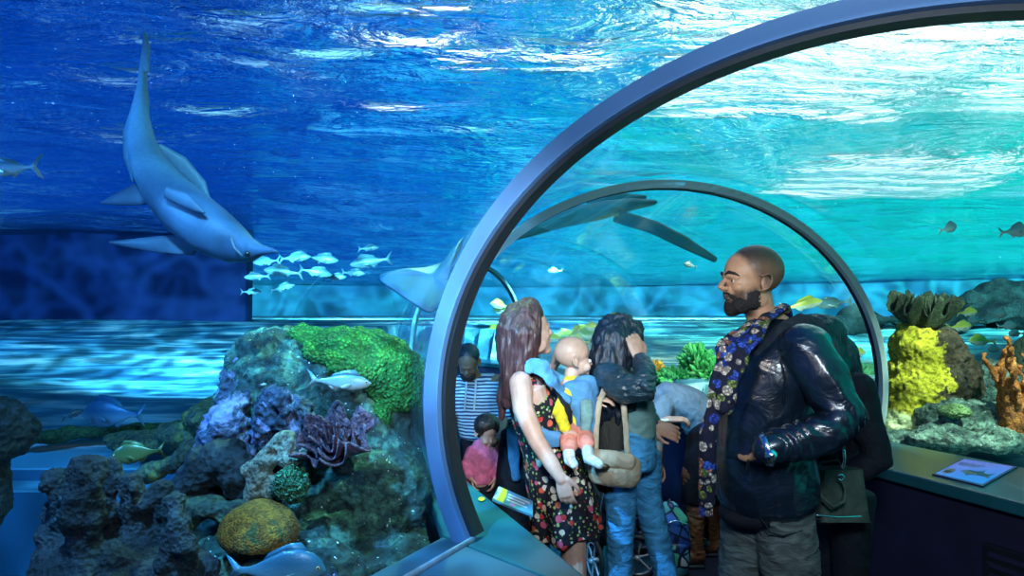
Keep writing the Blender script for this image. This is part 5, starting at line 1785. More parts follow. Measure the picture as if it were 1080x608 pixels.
for k, pts in enumerate(bl):
    m = MB(); a = pts[-1]
    m.limb([P(731 + 15 * k, 500, pts[1].y), V((a.x, a.y, .30)), V((a.x, a.y, .09))], [.072, .062, .052], n=18)
    m.limb([V((a.x + .02, a.y, .07)), V((a.x - .10, a.y - .02, .055)), V((a.x - .19, a.y - .04, .04))], [(.048, .06), (.046, .045), (.036, .034)], side=(0, 1, 0), n=14)
    m.melt(.006, 2).displace(wrinkle(.005, 18, (1, 1, 2), 4)); b_ = m.build('boot', BOOT, p5)
    m = MB(); m.box((a.x - .07, a.y - .02, .012), (.24, .085, .024)); m.build('sole', GASKET, b_, bevel=.008)
hair([([ho + V((.03, 0, .06)), ho + V((0, 0, .0)), ho + V((-.03, 0, -.10))], [.08, .09, .03])], blobs=[(ho - hf[0] * .03 + hf[2] * .045, (.10, .10, .09))], voxel=.010).build('hair', HBRN, p5)
ph = MB(); ph.box(P(697, 443.5, 3.90), (.085, .05, .010), (V((1, 0, .05)).normalized(), V((0, 1, 0)), V((-.05, 0, 1)).normalized()))
o = ph.build('mobile_phone', M_plain('white_phone_case', (.75, .85, .9), .3), bevel=.004, smooth=False); rebase(o, P(697, 444, 3.90)); tag(o, 'white mobile phone in the hand of the bending person in grey', 'phone')

# ------------------------------------------------------------------ man in the striped hoodie
D = 5.0
base = V((-.12, D, 0))
p6 = empty('person', base, 'dark bearded man in blue and white striped hoodie bending over the toddler', 'person')
def stripes(t):
    sp = t.n('ShaderNodeSeparateXYZ'); t.l(t.tc.outputs['Object'], sp.inputs[0])
    n = t.noise(t.coord(), 5, 2)
    z = t.math('ADD', sp.outputs[2], t.math('MULTIPLY', n.outputs[0], .03))
    s = t.math('SINE', t.math('MULTIPLY', z, 250))
    return t.ramp(t.math('MULTIPLY_ADD', s, .5), [(.38, (.03, .08, .20)), (.55, (.60, .78, .88))])
STRP = mk_cloth('striped_jersey', None, 8, .7, .03, .85, stripes)
ho = P(494, 383, D - .18); hf = frame_of((-.10, -1, 0), -.55)
m = MB(); head(m, ho, hf, 1.0)
m.limb([ho - hf[2] * .05 - hf[0] * .02, P(500, 402, D - .08)], [.055, .065])
m.limb([P(502, 402, D - .05), P(505, 415, D - .03), P(510, 440, D), P(514, 462, D + .05)], [(.19, .09), (.20, .12), (.18, .12), (.16, .12)], side=(1, 0, 0), n=20)
m.limb([P(528, 405, D - .02), P(533, 432, D - .05), P(530, 450, D - .25), P(527, 462, D - .40)], [.055, .045, .036, .026])
hand(m, P(527, 462, D - .40), V((-.25, -.3, -1)), V((-1, .2, .1)), 1.05, .25, 1)
m.limb([P(480, 408, D - .05), P(472, 440, D - .10), P(476, 465, D - .25)], [.055, .045, .026])
hand(m, P(476, 465, D - .25), V((.1, -.3, -1)), V((1, .2, 0)), 1.05, .25, -1)
bl = [[P(500 + 22 * k, 465, D + .05), P(500 + 24 * k, 520, D), V(((500 + 26 * k - 540) / 700 * 5, D + .04, .09))] for k in (0, 1)]
for pts in bl: m.limb(pts, [.09, .065, .04]); m.limb([pts[-1], pts[-1] + V((0, -.14, -.03))], [.036, .03])
m.melt(.0065, 3)
m.build('body', skin_mat('brown_skin', (.30, .17, .11)), p6)
m = MB(); m.ell(ho + hf[0] * .045 - hf[2] * .08, (.055, .058, .045), hf); m.displace(lambda p, n: .004 * mnoise.noise(p * 90)); m.build('beard', BEARD, p6)
m = MB(); m.ell(ho - hf[0] * .022 + hf[2] * .055, (.095, .084, .085), hf); m.build('hair', HBLK, p6)
m = MB()
m.limb([P(502, 400, D - .05), P(505, 412, D - .03), P(510, 438, D), P(513, 455, D + .02)], [(.14, .09), (.235, .14), (.215, .15), (.20, .15)], side=(1, 0, 0), n=26)
m.limb([P(530, 405, D - .02), P(535, 430, D - .06), P(533, 440, D - .14)], [.085, .072, .058]); m.limb([P(479, 406, D - .05), P(472, 438, D - .10)], [.085, .065])
m.limb([P(484, 400, D - .08), P(494, 404, D - .16), P(508, 402, D - .12)], [.03, .035, .03])
m.melt(.010, 4).displace(wrinkle(.010, 9, (1, 1, 1), 11)); hd = m.build('hoodie', STRP, p6)
for x in (492, 502):
    m = MB(); m.limb([P(x, 402, D - .20), P(x - 1, 420, D - .19), P(x - 2, 432, D - .17)], [.006] * 3, n=6); m.build('drawstring', SOCK, hd)
m = MB(); m.limb([P(512, 448, D + .03), P(512, 465, D + .05)], [(.18, .14)] * 2, side=(1, 0, 0))
for pts in bl: m.limb(pts, [.11, .085, .065])
m.melt(.012, 3); m.build('trousers', BLACKF, p6)
m = MB()
for pts in bl: shoe(m, pts[-1], (0, -1, 0))
m.melt(.010, 2); m.build('shoes', BLACKF, p6)
m = MB(); c0 = P(528.5, 455, D - .33); m.limb([c0 + V((.032 * math.cos(2 * PI * k / 14), .032 * math.sin(2 * PI * k / 14), 0)) for k in range(14)], [(.010, .004)] * 14, close=True, n=6, side=(0, 0, 1)); m.build('wristwatch', GASKET, p6)

# ------------------------------------------------------------------ toddler
D = 4.2
base = V(((507 - 540) / 700 * D, D, 0))
p7 = empty('person', base, 'dark haired toddler in pink long sleeved top looking down', 'person')
ho = P(513, 457, D); hf = frame_of((.45, -.7, 0), -.45)
m = MB(); head(m, ho, hf, .80, baby=True)
m.limb([ho - hf[2] * .05, P(508, 474, D)], [.034, .038])
m.limb([P(508, 472, D), P(506, 490, D), P(506, 510, D)], [(.075, .05), (.085, .07), (.085, .07)], side=(1, .2, 0))
m.limb([P(498, 477, D - .02), P(493, 492, D - .05), P(497, 505, D - .10)], [.028, .025, .018]); hand(m, P(497, 505, D - .10), V((.2, -.4, -.6)), V((1, 0, 0)), .6, .4, -1)
m.limb([P(518, 478, D + .02), P(524, 492, D), P(522, 506, D - .08)], [.028, .025, .018]); hand(m, P(522, 506, D - .08), V((-.2, -.4, -.6)), V((-1, 0, 0)), .6, .4, 1)
for k in (-1, 1): m.limb([V((base.x + .045 * k, D, .45)), V((base.x + .05 * k, D, .25)), V((base.x + .05 * k, D, .06))], [.05, .04, .03]); m.limb([V((base.x + .05 * k, D, .05)), V((base.x + .05 * k + .02, D - .08, .03))], [.028, .022])
m.melt(.0045, 3); m.build('body', skin_mat('toddler_skin', (.62, .38, .28)), p7)
PINK = mk_cloth('pink_jersey', (.62, .14, .26), 18, .6, .015, .85)
m = MB()
m.limb([P(508, 471, D), P(507, 482, D), P(506, 507, D)], [(.06, .05), (.098, .078), (.100, .085)], side=(1, .2, 0), n=22)
m.limb([P(498, 477, D - .02), P(492, 492, D - .05), P(496, 503, D - .09)], [.040, .036, .026]); m.limb([P(518, 478, D + .02), P(525, 492, D), P(522, 504, D - .07)], [.040, .036, .026])
m.melt(.006, 3).displace(wrinkle(.005, 20, (1, 1, 1.6), 3)); m.build('pink_top', PINK, p7)
m = MB()
for k in (-1, 1): m.limb([V((base.x + .04 * k, D, .48)), V((base.x + .05 * k, D, .25)), V((base.x + .05 * k, D, .07))], [.066, .05, .042])
m.melt(.008, 2); m.build('trousers', BLACKF, p7)
m = MB()
for k in (-1, 1): m.limb([V((base.x + .05 * k, D + .02, .035)), V((base.x + .05 * k + .02, D - .09, .03))], [.034, .030])
m.build('shoes', BLACKF, p7)
hair([([ho - hf[0] * .03 + hf[2] * .05, ho - hf[0] * .05 - hf[2] * .02], [.062, .045])], blobs=[(ho - hf[0] * .016 + hf[2] * .046, (.084, .078, .076))], voxel=.006, smooth=4, amp=.004).build('hair', HBRN, p7)
# ================================================================== pushchair, backpack, signs
D = 4.15
st = empty('pushchair', V((.62, D, 0)), 'black pushchair with spoked wheels behind the legs of the two women', 'pushchair')
FRM = M_plain('pushchair_frame', (.05, .06, .08), .35, .6, .1, 8, 0)
TYRE = M_plain('black_tyre', (.01, .01, .012), .7, 0, .2, 30, .2)
RIM = M_plain('grey_wheel_rim', (.42, .46, .52), .4, .2, .1, 8, 0)
def wheel(c, r, ax, parent, w=.022):
    c = V(c); ax = V(ax).normalized(); u = ax.cross(V((0, 0, 1))).normalized(); v = V((0, 0, 1))
    m = MB(); m.limb([c + u * (r * math.cos(2 * PI * k / 28)) + v * (r * math.sin(2 * PI * k / 28)) for k in range(28)], [(.014, w / 2)] * 28, close=True, n=10)
    wh = m.build('wheel', TYRE, parent)
    m = MB(); rr = r - .018
    m.limb([c + u * (rr * math.cos(2 * PI * k / 28)) + v * (rr * math.sin(2 * PI * k / 28)) for k in range(28)], [.007] * 28, close=True, n=8)
    for k in range(6):
        a = 2 * PI * k / 6 + .3
        m.limb([c, c + u * (rr * math.cos(a)) + v * (rr * math.sin(a))], [.007, .006], n=6)
    m.limb([c - ax * .015, c + ax * .015], [.018, .018], n=12)
    m.build('rim', RIM, wh)
ax = (.25, 1, 0)
wheel((P(672, 552, 4.0).x, 4.0, .125), .118, ax, st)
wheel((P(626, 560, 3.95).x, 3.95, .125), .118, (.93, .3, 0), st)
wheel((P(672, 552, 4.0).x + .1, 4.45, .125), .118, ax, st)
wheel((P(622, 560, 3.95).x + .08, 4.40, .125), .118, (.93, .3, 0), st)
x0, x1 = P(672, 552, 4.0).x, P(626, 560, 3.95).x
for dy in (0, .44):
    m = MB(); m.limb([(x0 + .1 * (dy > 0), 4.0 + dy, .14), (.55, 4.02 + dy * .9, .55), (.30, 4.02 + dy * .9, .98)], [.012] * 3, n=8); m.build('side_frame', FRM, st)
    m = MB(); m.limb([(x1 + .08 * (dy > 0), 3.97 + dy, .14), (.55, 4.02 + dy * .9, .50), (.80, 4.02 + dy * .9, .62)], [.012] * 3, n=8); m.build('side_frame', FRM, st)
m = MB(); m.limb([(.30, 4.02, .98), (.27, 4.22, 1.0), (.30, 4.41, .98)], [.016] * 3, n=10); m.build('handlebar', GASKET, st)
m = MB(); m.limb([(.74, 4.2, .42), (.58, 4.2, .38), (.46, 4.2, .50), (.38, 4.2, .82)], [(.17, .03), (.18, .04), (.18, .04), (.16, .02)], side=(0, 1, 0), n=18); m.melt(.012, 2); m.build('seat', BLACKF, st)
m = MB(); m.grid(lambda u, v: (.46 + .21 * math.cos(PI * (.45 + .55 * u)) * 1, 4.2 + .19 * (2 * v - 1), .78 + .22 * math.sin(PI * (.45 + .55 * u))), 14, 8); m.build('canopy', BLACKF, st, thick=.01)
m = MB(); m.box((.58, 4.2, .24), (.34, .30, .14)); m.build('basket', BLACKF, st, bevel=.02)
m = strip([P(538, 452, 3.9), P(541, 480, 3.85), P(545, 505, 3.85)], [.03, .035, .03], .012, (1, 0, 0), 4)
o = m.build('denim_cloth', DENIM); rebase(o, P(545, 508, 3.85)); tag(o, 'strip of blue denim cloth hanging over the dark bag behind the floral dress', 'cloth')
m = MB(); m.limb([P(548, 455, 4.0), P(550, 500, 3.98), V((P(552, 520, 3.98).x, 3.98, .12))], [(.11, .10), (.15, .12), (.16, .12)], side=(1, 0, 0), n=20)
m.melt(.012, 3).displace(wrinkle(.01, 10, (1, 1, 1), 2)); o = m.build('duffel_bag', BLACKF); rebase(o, (P(552, 520, 3.98).x, 3.98, 0)); tag(o, 'tall black bag standing between the toddler and the floral dress', 'bag')


def pack_pattern(t):
    v = t.vor(t.coord(), 11)
    cc = t.n('ShaderNodeSeparateColor'); t.l(v.outputs['Color'], cc.inputs[0])
    c = t.ramp(cc.outputs[0], [(0, (.10, .48, .58)), (.3, (.02, .07, .30)), (.5, (.08, .45, .32)), (.7, (.55, .75, .80)), (.85, (.03, .12, .40))], 'CONSTANT')
    e = t.vor(t.coord(), 11, 'DISTANCE_TO_EDGE')
    return t.mix(t.ramp(e.outputs['Distance'], [(.05, (1, 1, 1)), (.08, (0, 0, 0))]), c, (.01, .015, .06))
PACK = mk_cloth('patterned_backpack_nylon', None, 10, .4, .01, .5, pack_pattern)
bp_ = P(710, 552, 4.02)
bk = empty('backpack', V((bp_.x, 4.02, 0)), 'teal and navy patterned backpack standing beside the brown boots', 'backpack')
m = MB(); m.limb([(bp_.x, 4.02, .07), (bp_.x, 4.02, .20), (bp_.x - .01, 4.03, .34), (bp_.x - .02, 4.03, .40)], [(.095, .07), (.105, .085), (.10, .075), (.06, .05)], side=(1, 0, 0), n=24)
m.melt(.008, 2); m.build('body', PACK, bk)
m = MB(); m.limb([(bp_.x, 3.955, .06), (bp_.x, 3.95, .14), (bp_.x, 3.955, .20)], [(.07, .03), (.078, .04), (.07, .03)], side=(1, 0, 0), n=20); m.build('front_pocket', PACK, bk)
m = MB(); m.limb([(bp_.x - .03, 4.03, .41), (bp_.x - .02, 4.03, .46), (bp_.x + .02, 4.03, .41)], [.007] * 3, n=8); m.build('top_loop', GASKET, bk)
m = MB(); m.limb([(bp_.x - .075, 3.96, .33), (bp_.x, 3.945, .36), (bp_.x + .075, 3.96, .33)], [.004] * 3, n=6); m.build('zip', METAL, bk)


# --- information sign on the right ledge
def text_mesh(txt, size):
    cu = bpy.data.curves.new('t', 'FONT'); cu.body = txt; cu.size = size; cu.extrude = .0004; cu.offset = .0006
    o = bpy.data.objects.new('t', cu); COL.objects.link(o)
    dg = bpy.context.evaluated_depsgraph_get(); dg.update()
    me = bpy.data.meshes.new_from_object(o.evaluated_get(dg))
    bpy.data.objects.remove(o)
    return me


def on_ledge(px, py, z=LEDGE + .004):
    """point of the ledge top seen at px, py"""
    c, s = math.cos(PITCH), math.sin(PITCH)
    x = (px - 540) / F; zz = (304 - py) / F
    d = V((x, c - zz * s, s + zz * c)); k = (z - EYE) / d.z
    return V((0, 0, EYE)) + d * k
A, B_, C_, D_ = on_ledge(987, 500.5), on_ledge(1036, 512.0), on_ledge(1069, 493.5), on_ledge(1017, 485.5)
sroot = empty('information_sign', V((A + C_) / 2) - V((0, 0, .004)), 'blue shark information sign lying on the right hand ledge', 'sign')
SIGNB = None
t = NT('blue_sign_print')
sp = t.n('ShaderNodeSeparateXYZ'); t.l(t.tc.outputs['Generated'], sp.inputs[0])
sgn_b = t.bsdf((.02, .2, .8), .5)
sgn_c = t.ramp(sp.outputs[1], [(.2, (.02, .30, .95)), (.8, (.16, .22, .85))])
t.l(sgn_c, sgn_b.inputs['Base Color']); t.l(sgn_c, sgn_b.inputs['Emission Color']); sgn_b.inputs['Emission Strength'].default_value = .55   # glow added to keep the print bright
SIGNB = t.m
ex = (B_ - A); ey = (D_ - A)
def bil(u, v, h=0): return A + (B_ - A) * u * (1 - v) + (C_ - A) * u * v + (D_ - A) * v * (1 - u) + V((0, 0, h))
m = MB(); vs = [bil(u, v, -.004) for u, v in ((-.05, -.05), (1.05, -.05), (1.05, 1.05), (-.05, 1.05))] + [bil(u, v, .003) for u, v in ((-.05, -.05), (1.05, -.05), (1.05, 1.05), (-.05, 1.05))]
m.add(vs, [(3, 2, 1, 0), (4, 5, 6, 7), (0, 1, 5, 4), (1, 2, 6, 5), (2, 3, 7, 6), (3, 0, 4, 7)]); m.build('frame', M_plain('navy_sign_frame', (.01, .02, .12), .4), sroot, smooth=False)
m = MB(); vs = [bil(u, v, .003) for u, v in ((0, 0), (1, 0), (1, 1), (0, 1))] + [bil(u, v, .005) for u, v in ((0, 0), (1, 0), (1, 1), (0, 1))]
m.add(vs, [(3, 2, 1, 0), (4, 5, 6, 7), (0, 1, 5, 4), (1, 2, 6, 5), (2, 3, 7, 6), (3, 0, 4, 7)]); m.build('panel', SIGNB, sroot, smooth=False)
WH = M_plain('white_print', (.9, .93, .97), .5, 0, .02, 5, 0)
def sign_text(txt, u0, v0, u1, h, name):
    me = text_mesh(txt, 1.0)
    xs = [v.co.x for v in me.vertices]; w = max(xs)
    m = MB()
    m.v = [tuple(bil(u0 + (u1 - u0) * v.co.x / w, v0 + h * v.co.y, .0055 + v.co.z * .3)) for v in me.vertices]
    m.f = [tuple(p.vertices) for p in me.polygons]
    m.build(name, WH, sroot, smooth=False)
sign_text('Sand Tiger Shark', .05, .84, .72, .13, 'title')
def bar(u0, u1, v, h=.035):
    m = MB(); vs = [bil(u, w, .005) for u, w in ((u0, v), (u1, v), (u1, v + h), (u0, v + h))] + [bil(u, w, .006) for u, w in ((u0, v), (u1, v), (u1, v + h), (u0, v + h))]
    m.add(vs, [(3, 2, 1, 0), (4, 5, 6, 7), (0, 1, 5, 4), (1, 2, 6, 5), (2, 3, 7, 6), (3, 0, 4, 7)]); m.build('small_print_line', PRN, sroot, smooth=False)
PRN = M_plain('pale_blue_print_line', (.45, .55, .9), .5)
bar(.05, .56, .75); bar(.05, .52, .69); bar(.05, .48, .63)
SILV = M_plain('pale_fish_colour', (.7, .85, .85), .4); TEALP = M_plain('printed_fish_teal', (.02, .25, .35), .4)
m = MB()
sh_ = [(.32, .34), (.40, .46), (.55, .46), (.64, .50), (.68, .60), (.72, .46), (.82, .42), (.92, .52), (.90, .36), (.97, .26), (.80, .30), (.60, .28), (.52, .18), (.48, .26)]
n = len(sh_); vs = [bil(u, v, .005) for u, v in sh_] + [bil(u, v, .0062) for u, v in sh_]
m.add(vs, [tuple(range(n - 1, -1, -1)), tuple(range(n, 2 * n))] + [(i, (i + 1) % n, n + (i + 1) % n, n + i) for i in range(n)]); m.build('printed_shark', TEALP, sroot, smooth=False)
m = MB(); sh2 = [(.32, .34), (.42, .42), (.58, .36), (.70, .32), (.56, .29), (.44, .28)]
n = len(sh2); vs = [bil(u, v, .0062) for u, v in sh2] + [bil(u, v, .007) for u, v in sh2]
m.add(vs, [tuple(range(n - 1, -1, -1)), tuple(range(n, 2 * n))] + [(i, (i + 1) % n, n + (i + 1) % n, n + i) for i in range(n)]); m.build('printed_belly', SILV, sroot, smooth=False)
m = MB(); n = 24; vs = [bil(.14 + .10 * math.cos(2 * PI * i / n), .22 + .16 * math.sin(2 * PI * i / n), .005) for i in range(n)] + [bil(.14 + .10 * math.cos(2 * PI * i / n), .22 + .16 * math.sin(2 * PI * i / n), .0062) for i in range(n)]
m.add(vs, [tuple(range(n - 1, -1, -1)), tuple(range(n, 2 * n))] + [(i, (i + 1) % n, n + (i + 1) % n, n + i) for i in range(n)]); m.build('printed_roundel', WH, sroot, smooth=False)
m = MB(); vs = [bil(.14 + .07 * math.cos(2 * PI * i / n), .19 + .07 * math.sin(2 * PI * i / n), .0062) for i in range(n)] + [bil(.14 + .07 * math.cos(2 * PI * i / n), .19 + .07 * math.sin(2 * PI * i / n), .007) for i in range(n)]
m.add(vs, [tuple(range(n - 1, -1, -1)), tuple(range(n, 2 * n))] + [(i, (i + 1) % n, n + (i + 1) % n, n + i) for i in range(n)]); m.build('printed_dark_shape', GASKET, sroot, smooth=False)

# --- sign on the left ledge beyond the arch: pale panel with a reflected yellow fish painted on it
A, B_, C_, D_ = on_ledge(519, 528), on_ledge(562, 545), on_ledge(562, 530), on_ledge(526, 514)
sroot = empty('information_sign', V((A + C_) / 2) - V((0, 0, .004)), 'pale information sign with a reflected yellow fish painted onto it, on the left hand ledge', 'sign')
m = MB(); vs = [bil(u, v, -.004) for u, v in ((0, 0), (1, 0), (1, 1), (0, 1))] + [bil(u, v, .004) for u, v in ((0, 0), (1, 0), (1, 1), (0, 1))]
m.add(vs, [(3, 2, 1, 0), (4, 5, 6, 7), (0, 1, 5, 4), (1, 2, 6, 5), (2, 3, 7, 6), (3, 0, 4, 7)]); m.build('panel', M_plain('pale_blue_print', (.10, .30, .45), .3, 0, .2, 20, 0), sroot, smooth=False)
def patch(poly, h, mat, name):
    m = MB(); n = len(poly); vs = [bil(u, v, h) for u, v in poly] + [bil(u, v, h + .0012) for u, v in poly]
    m.add(vs, [tuple(range(n - 1, -1, -1)), tuple(range(n, 2 * n))] + [(i, (i + 1) % n, n + (i + 1) % n, n + i) for i in range(n)]); m.build(name, mat, sroot, smooth=False)
YP = M_plain('reflected_yellow', (.9, .75, .02), .4, 0, .05, 5, 0)
patch([(.10, .05), (.28, .05), (.30, .5), (.28, .98), (.12, .98), (.14, .5)], .004, YP, 'reflected_yellow_fish')  # yellow fish reflected in the panel, painted on as a patch
patch([(.0, .1), (.10, .05), (.14, .5), (.12, .95), (.0, .9), (.05, .5)], .004, SILV, 'reflected_tail')
patch([(.34, .70), (.92, .70), (.92, .78), (.34, .78)], .004, WH, 'printed_line')
patch([(.34, .50), (.80, .50), (.80, .57), (.34, .57)], .004, WH, 'printed_line')
patch([(.34, .30), (.86, .30), (.86, .37), (.34, .37)], .004, WH, 'printed_line')
patch([(.45, .06), (.55, .06), (.58, .16), (.50, .20), (.43, .16)], .004, M_plain('magenta_print', (.7, .2, .6), .4), 'printed_spot')
A0 = on_ledge(508, 527)
m = MB(); m.ell(A0 + V((0, 0, .002)), (.015, .03, .001)); o = m.build('reflection', YP); rebase(o, A0); tag(o, 'small yellow fish sticker on the left hand ledge', 'reflection')  # yellow patch painted where a fish is mirrored in the ledge
LAMPS = [(3.4, 7.6, 3.4, 3.0, 'w'), (6.6, 11.6, 3.4, 2.6, 'w'), (6.5, 7.2, 1.6, 2.0, 'w'), (2.6, 5.45, 1.6, .8, 'w'), (1.0, 6.0, 1.0, .8, 'w'), (-.5, 7.6, .5, .4, 'w'), (-.2, 5.8, .5, .4, 'w'),
         (-1.6, 8.6, .5, .4, 'w'), (-4.0, 8.5, .5, .4, 'c'), (9.8, 12, 2.0, 1.2, 'c'), (-5.5, 9.4, .5, .4, 'b'), (-.5, 9.8, .7, .4, 'c'), (2.0, 12, 1.2, .8, 'c'), (-2.8, 6.6, .5, .4, 'b'), (-1.4, 6.4, .5, .4, 'c'),
         (-1.2, 7.2, .6, .3, 'w'), (.6, 7.6, .8, .4, 'w'), (-.75, 6.5, .5, .3, 'w'), (-2.1, 7.4, .5, .3, 'c'), (-3.0, 7.5, .5, .3, 'b'), (-3.9, 6.8, .5, .3, 'b'), (-4.8, 7.6, .5, .3, 'b'), (-2.4, 5.6, .5, .3, 'c')]
# ================================================================== light
def world():
    w = bpy.data.worlds.new('hall_glow'); SC.world = w; w.use_nodes = True
    t = w.node_tree; t.nodes.clear()
    out = t.nodes.new('ShaderNodeOutputWorld'); bg = t.nodes.new('ShaderNodeBackground')
    tc = t.nodes.new('ShaderNodeTexCoord')
    sep = t.nodes.new('ShaderNodeSeparateXYZ'); t.links.new(tc.outputs['Generated'], sep.inputs[0])
    nz = t.nodes.new('ShaderNodeTexNoise'); nz.inputs['Scale'].default_value = 5.5; nz.inputs['Detail'].default_value = 3
    t.links.new(tc.outputs['Generated'], nz.inputs[0])
    ad = t.nodes.new('ShaderNodeMath'); ad.operation = 'MULTIPLY_ADD'
    t.links.new(nz.outputs[0], ad.inputs[0]); ad.inputs[1].default_value = .5
    t.links.new(sep.outputs[0], ad.inputs[2])
    r = t.nodes.new('ShaderNodeValToRGB'); t.links.new(ad.outputs[0], r.inputs[0])
    e = r.color_ramp.elements
    e[0].position = 0.0; e[0].color = (.0, .035, .34, 1)
    e[1].position = 1.0; e[1].color = (.0, .60, .52, 1)
    q = e.new(.16); q.color = (0, .10, .55, 1)
    q = e.new(.34); q.color = (.0, .36, .66, 1)
    q = e.new(.6); q.color = (.0, .50, .55, 1)
    n2 = t.nodes.new('ShaderNodeTexNoise'); n2.inputs['Scale'].default_value = 16; n2.inputs['Detail'].default_value = 2
    t.links.new(tc.outputs['Generated'], n2.inputs[0])
    r2 = t.nodes.new('ShaderNodeValToRGB'); t.links.new(n2.outputs[0], r2.inputs[0])
    e = r2.color_ramp.elements
    e[0].position = .36; e[0].color = (.28, .40, .5, 1)
    e[1].position = .72; e[1].color = (1.5, 2.4, 1.9, 1)
    q = e.new(.52); q.color = (.95, .95, .95, 1)
    mx = t.nodes.new('ShaderNodeMix'); mx.data_type = 'RGBA'; mx.blend_type = 'MULTIPLY'; mx.inputs[0].default_value = 1
    t.links.new(r.outputs[0], mx.inputs[6]); t.links.new(r2.outputs[0], mx.inputs[7])
    ad2 = t.nodes.new('ShaderNodeMix'); ad2.data_type = 'RGBA'; ad2.blend_type = 'ADD'; ad2.inputs[0].default_value = 1
    r3 = t.nodes.new('ShaderNodeValToRGB'); t.links.new(n2.outputs[0], r3.inputs[0])
    e = r3.color_ramp.elements; e[0].position = .62; e[0].color = (0, 0, 0, 1); e[1].position = .74; e[1].color = (.10, .6, .7, 1)  # bright speckles put into the backdrop to sparkle through the ripples
    t.links.new(mx.outputs[2], ad2.inputs[6]); t.links.new(r3.outputs[0], ad2.inputs[7])
    t.links.new(ad2.outputs[2], bg.inputs[0]); bg.inputs[1].default_value = 1.2
    t.links.new(bg.outputs[0], out.inputs[0])
world()


def emis(name, col, s):
    t = NT(name)
    e = t.n('ShaderNodeEmission'); e.inputs[0].default_value = tuple(col) + (1,); e.inputs[1].default_value = s
    t.l(e.outputs[0], t.out.inputs[0])
    return t.m
HOUS = M_plain('pale_lamp_housing', (.2, .4, .45), .6)
LAMP_W = emis('lamp_white', (.85, .97, 1), 3.0)
LAMP_C = emis('lamp_cyan', (.25, .8, 1), 1.6)
LAMP_B = emis('lamp_blue', (.2, .55, 1), 1.3)
k = 0
for (x, y, w, d, mt) in LAMPS:
    root = empty('overhead_lamp', (x, y, 6.6), 'overhead lamp panel seen as broken glare through the rippled surface', 'lamp', 'lamp panels over the tank')
    nb = max(1, int(round(d / .42)))
    for j in range(nb):
        yy = y - d / 2 + d * (j + .5) / nb
        m = MB(); m.box((x, yy, 6.6), (w, d / nb * .52, .04)); m.build('tube', {'w': LAMP_W, 'c': LAMP_C, 'b': LAMP_B}[mt], root, smooth=False)
    m = MB(); m.box((x, y, 6.68), (w + .1, d + .1, .06)); m.build('housing', HOUS, root, smooth=False)


def light(kind, name, loc, aim, energy, col, size=.1, angle=90, blend=.6, caustic=0, cs=7, shape=None, size_y=None):
    d = bpy.data.lights.new(name, kind)
    d.energy = energy; d.color = col
    if kind == 'AREA':
        d.size = size
        if size_y: d.shape = 'RECTANGLE'; d.size_y = size_y
    elif kind == 'SPOT':
        d.spot_size = math.radians(angle); d.spot_blend = blend; d.shadow_soft_size = size
    else: d.shadow_soft_size = size
    o = bpy.data.objects.new(name, d); COL.objects.link(o)
    o.location = loc
    o.rotation_euler = (V(aim) - V(loc)).to_track_quat('-Z', 'Y').to_euler()
    if caustic:
        d.use_nodes = True
        t = d.node_tree
        em = t.nodes.get('Emission')
        tc = t.nodes.new('ShaderNodeTexCoord')
        nz = t.nodes.new('ShaderNodeTexNoise'); nz.inputs['Scale'].default_value = cs * .6
        vo = t.nodes.new('ShaderNodeTexVoronoi'); vo.feature = 'DISTANCE_TO_EDGE'; vo.inputs['Scale'].default_value = cs
        mx = t.nodes.new('ShaderNodeVectorMath'); mx.operation = 'MULTIPLY_ADD'
        t.links.new(tc.outputs['Normal'], nz.inputs[0])
        t.links.new(nz.outputs['Color'], mx.inputs[0]); mx.inputs[1].default_value = (.25, .25, .25)
        t.links.new(tc.outputs['Normal'], mx.inputs[2])
        t.links.new(mx.outputs[0], vo.inputs['Vector'])
        rp = t.nodes.new('ShaderNodeMapRange'); t.links.new(vo.outputs['Distance'], rp.inputs[0])
        rp.inputs[1].default_value = 0; rp.inputs[2].default_value = .16; rp.inputs[3].default_value = 1 + caustic; rp.inputs[4].default_value = .45
        t.links.new(rp.outputs[0], em.inputs['Strength'])
    return o


CY = (.22, .75, 1.0); BL = (.08, .33, 1.0); TQ = (.18, 1.0, .85)
# added spots under the surface, standing in for light from above, aimed into the tank
light('SPOT', 'tank_fill', (-3.0, 6.0, 2.85), (-3.4, 10.5, 1.0), 1300, (.12, .62, 1), .08, 110, .7, 2.0, 9)
light('SPOT', 'tank_fill', (-9.0, 7.0, 2.85), (-9, 10.5, 1.0), 500, (.06, .38, 1), .08, 110, .7, 1.5, 9)
light('SPOT', 'tank_fill', (0.5, 10.0, 2.85), (0.5, 13.0, 1.2), 900, CY, .08, 115, .7, 2.0, 9)
light('SPOT', 'tank_fill', (4.5, 8.5, 2.85), (5, 12.0, 1.2), 900, TQ, .08, 115, .7, 2.0, 9)
light('SPOT', 'tank_fill', (10, 9.0, 2.85), (10.5, 12.5, 1.2), 900, TQ, .08, 115, .7, 2.0, 9)
light('SPOT', 'tank_fill', (-4, 17, 2.85), (-4, 24, 1.3), 6000, (.15, .75, 1), .08, 140, .7, 1.5, 9)
light('SPOT', 'tank_fill', (5, 18, 2.85), (5, 26, 1.3), 6000, CY, .08, 140, .7, 1.5, 9)
light('SPOT', 'tank_fill', (14, 18, 2.85), (14, 26, 1.3), 5000, TQ, .08, 140, .7, 1.5, 9)
light('SPOT', 'tank_fill', (-4.0, 1.2, 2.8), (-2.6, 4.6, .8), 420, (.06, .36, 1), .1, 100, .6, .6, 8)
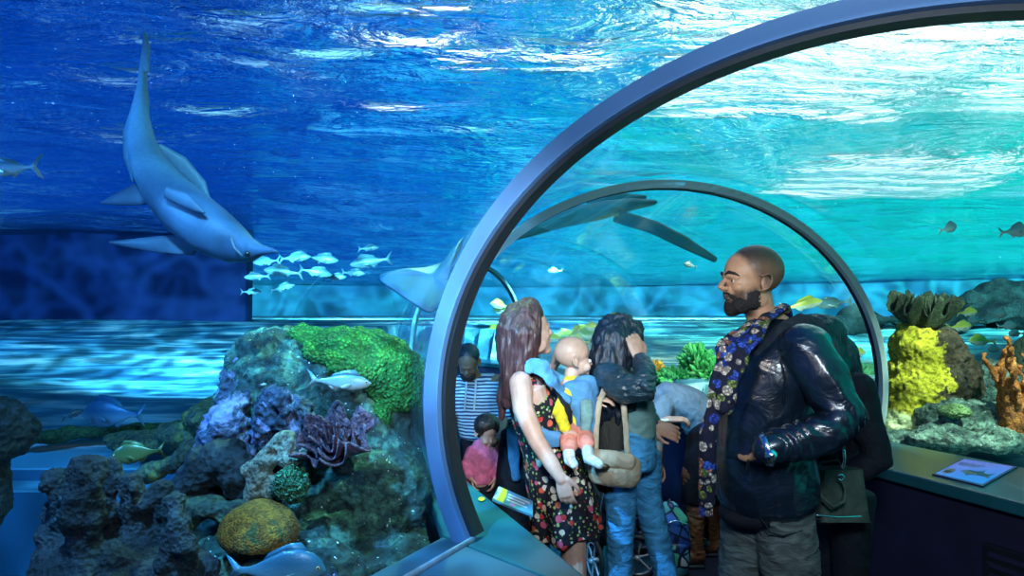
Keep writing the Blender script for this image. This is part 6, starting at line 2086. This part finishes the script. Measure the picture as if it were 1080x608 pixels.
light('SPOT', 'tank_fill', (-.9, 1.2, 2.9), (-1.2, 6.0, 1.7), 300, (.10, .55, 1), .1, 60, .7, .3, 8)
# added spots over the near reef and the right reef
light('SPOT', 'reef_fill', (-1.1, 1.3, 2.85), (-.9, 3.1, .9), 380, (.13, .55, 1.0), .05, 75, .6, 1.2, 10)
light('SPOT', 'reef_fill', (-.2, 3.4, 2.85), (-.75, 3.0, 1.2), 220, (.35, 1, .55), .05, 70, .6, .6, 10)
light('SPOT', 'reef_fill', (3.2, 3.0, 2.85), (3.3, 5, .8), 420, (.75, 1, .80), .05, 75, .6, 1.2, 10)
light('SPOT', 'reef_fill', (2.9, 6.7, 2.88), (2.2, 7.8, .9), 300, (.8, 1, .7), .05, 90, .6, 1, 10)
light('SPOT', 'reef_fill', (3.2, 5.6, 2.85), (4.0, 9.5, 1.2), 350, (.5, 1, .9), .05, 90, .6, .6, 10)
# unseen fill lights added in the tunnel to brighten the people
light('AREA', 'tunnel_fill', (.35, .25, 2.15), (1.0, 2.6, 1.3), 32, (.70, .86, 1), .35)
light('SPOT', 'tunnel_fill', (-.1, 1.2, 2.0), (.75, 2.5, 1.55), 30, (1, .92, .80), .12, 50, .8)
light('SPOT', 'tunnel_fill', (.05, .6, 2.1), (-.12, 4.3, 1.0), 300, (.80, .93, 1), .12, 36, .8)  # added to brighten the toddler and the striped hoodie
light('SPOT', 'tunnel_fill', (1.0, 3.45, 2.1), (.95, 4.2, .3), 60, (.75, .9, 1), .04, 55, .8)  # added downlight for boots and backpack, its cone kept off the camera
light('SPOT', 'reef_fill', (3.6, 3.2, 1.2), (4.8, 6.8, 2.4), 120, (.7, 1, .95), .05, 70, .8)  # added low spot to brighten the dim pale fish
SC.view_settings.view_transform = 'Standard'
SC.view_settings.look = 'None'
SC.view_settings.gamma = 1
SC.view_settings.exposure = .14
SC.view_settings.use_curve_mapping = False
cy = SC.cycles
cy.transparent_max_bounces = 32
cy.max_bounces = 8
cy.transmission_bounces = 8
cy.caustics_refractive = False
cy.caustics_reflective = False
cy.sample_clamp_indirect = 4
